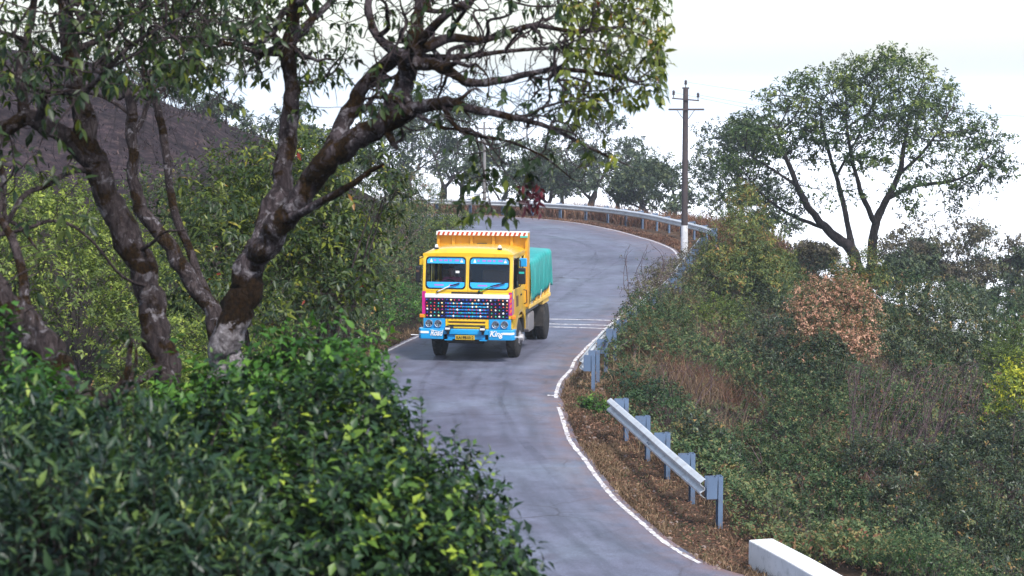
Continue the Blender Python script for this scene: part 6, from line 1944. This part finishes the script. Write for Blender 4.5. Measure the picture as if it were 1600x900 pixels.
crown_tree('big_tree', 'big spreading tree with layered dark green crown right of the pole', 'tree', base, Pn, par, rad, A, rb, .22, 1.6, .24, .009, M['leaf_big'], M['bark_dark'], 54, .14, .078, .20, ex=2.05, tfun=lambda p: .16 * np.clip((p[:, 2] - 3.0) / 4, -1, 1))

# prototypes for the far trees, built at the origin, 1 unit = 1 m
def far_tree(name, label, px, base_py, top_py, wpx, D, seed, mat='leaf_far', dens=1.0, perleaf=45, group='hazy trees behind the far bend', bare=False, cat='tree', flat=.75):
    rng = R_(seed)
    b0 = P(px, 300 if base_py is None else base_py, D); x0, y0 = b0[0], b0[1]
    if base_py is None: b0 = np.array((x0, y0, gz(x0, y0)))
    zg = min(gz(x0, y0), b0[2]) - .2 if abs(gz(x0, y0) - b0[2]) < 6 else b0[2] - .5
    top = P(px, top_py, D)[2]; top += .10 * (top - b0[2]); H = top - zg; W_ = wpx * D / FPX / 2
    n_lump = 12
    A = []
    cz0 = zg + (b0[2] - zg) + (top - b0[2]) * .12
    for k in range(n_lump):
        a = rng.uniform(0, 6.28); rr = W_ * rng.uniform(.05, .8) ** .7
        zc = cz0 + (top - cz0) * (rng.uniform(.12, .86) * (1 - .5 * (rr / W_) ** 2))
        c = np.array((x0 + rr * math.cos(a), y0 + rr * math.sin(a), zc)); R2 = W_ * rng.uniform(.2, .40)
        m_ = int(52 * dens)
        d = nrmz(rng.normal(0, 1, (m_, 3))) * rng.uniform(.2, 1, (m_, 1)) ** .5
        A.append(c + d * np.array((R2, R2, min(R2 * flat, (top - zc) * 1.0 + .15))))
    A = np.concatenate(A)
    t = np.linspace(0, 1, 7)[:, None]
    lean = rng.normal(0, .16 * W_, 2)
    fork = zg + (b0[2] - zg) + (top - b0[2]) * .16
    Pn = np.array((x0, y0, zg)) + t * np.array((lean[0], lean[1], fork - zg)) + np.append(rng.normal(0, .04, (7, 2)), np.zeros((7, 1)), 1)
    rad = np.linspace(.035, .026, 7) * W_ * 1.6 + .03
    r = crown_tree(name, label, cat, np.array((x0, y0, zg)), Pn, np.arange(-1, 6), rad, A, rng, max(.2, W_ * .055), W_ * .9, W_ * .065, .008 * D / 75, M[mat], M['bark_dark'], 0 if bare else int(perleaf * .7), .12 * D / 75, .075 * D / 75, W_ * .06, maxn=3000)
    if group: r['group'] = group
    return r
far_tree('far_tree', 'dark round-crowned hazy tree behind the far rail, left of the pole', 915, 335, 168, 190, 122, 501, dens=1.3, perleaf=60)
far_tree('far_tree', 'low spreading hazy tree just left of the pole', 1015, 335, 258, 120, 120, 502, perleaf=55)
far_tree('far_tree', 'pale green hazy tree left of the dark round crown', 850, 330, 215, 110, 126, 503, perleaf=45)
far_tree('far_tree', 'tall hazy tree seen below the arching branch', 690, 330, 110, 210, 132, 504, dens=1.3, perleaf=60)
far_tree('far_tree', 'hazy tree right behind the slim grey pole', 775, 325, 190, 130, 136, 505, perleaf=45)
far_tree('far_tree', 'bluish hazy tree above the grey bank thicket', 620, 320, 175, 150, 130, 506, perleaf=45)
far_tree('far_tree', 'thin grey hazy tree on the left of the far tree row', 550, 300, 200, 120, 126, 507, perleaf=30)
far_tree('far_tree', 'sparse bluish tree behind the left side of the big tree', 1135, 370, 185, 240, 104, 508, perleaf=90, group=None, dens=1.7)
far_tree('far_tree', 'brownish round tree low behind the right side of the big tree', 1480, 480, 312, 240, 95, 509, 'leaf_farbrown', perleaf=95, group=None, dens=1.3)
far_tree('far_tree', 'thin nearly bare tree at the right frame edge', 1588, 490, 372, 60, 92, 510, perleaf=12, group=None)
far_tree('far_tree', 'dusky small tree below the brownish round tree', 1560, 500, 440, 110, 88, 511, perleaf=50, group=None)
far_tree('far_tree', 'small shaded tree left of the golden-green tree', 1265, 430, 370, 110, 84, 512, 'leaf_farbrown', perleaf=40, group=None)
far_tree('far_tree', 'grey-green small tree right of the big trunk', 1410, 460, 390, 110, 86, 513, perleaf=40, group=None)
for i, (x_, by_, ty_, w_, D_, lab) in enumerate([(640, 325, 120, 150, 142, 'tall pale tree behind the bluish hazy tree above the thicket'), (735, 322, 140, 140, 144, 'pale tree crown between the tall hazy tree and the slim pole'), (820, 322, 175, 130, 143, 'faint tree crown right of the slim grey pole'),
        (970, 330, 200, 130, 140, 'faint round crown overlapping the dark round-crowned tree on its right'), (1050, 340, 265, 110, 134, 'faint low tree straight behind the wooden pole'), (1200, 400, 270, 130, 100, 'leafy hazy tree filling the gap left of the big tree trunk'), (1545, 490, 335, 140, 104, 'hazy tree at the right edge behind the nearly bare tree'), (880, 325, 225, 120, 138, 'leftmost pale tree under the dark round crown'), (1440, 470, 350, 130, 98, 'hazy green tree close right of the big tree trunk')]):
    far_tree('far_tree', lab, x_, by_, ty_, w_, D_, 540 + i, perleaf=42, group='hazy trees behind the far bend')
for i, (x_, by_, ty_, w_, D_, lab) in enumerate([(255, 160, 92, 110, 90, 'leftmost hazy tree on the ridge of the burnt slope'), (335, 185, 108, 110, 91, 'middle hazy tree on the ridge of the burnt slope'),
        (430, 225, 128, 120, 92, 'hazy ridge tree left of the mossy stem'), (500, 250, 165, 110, 92, 'hazy ridge tree right of the mossy stem')]):
    far_tree('ridge_tree', lab, x_, None, ty_, w_, D_, 520 + i, perleaf=35, group='trees on the ridge of the burnt slope')

# ------------------------------------------------------------------ haze
hzm, nt, b = mat_new('haze')
nt.nodes.remove(b)
pv = N(nt, 'ShaderNodeVolumePrincipled')
pv.inputs['Color'].default_value = (.84, .92, 1.0, 1)
pv.inputs['Density'].default_value = HAZE
pv.inputs['Anisotropy'].default_value = 0.35
nt.links.new(pv.outputs[0], nt.nodes['Material Output'].inputs['Volume'])
hz_o = MB().box(-1600, 1600, -700, 2300, -62, 16).build('haze', hzm)
tag(hz_o, 'pale haze filling the valley air', kind='stuff')
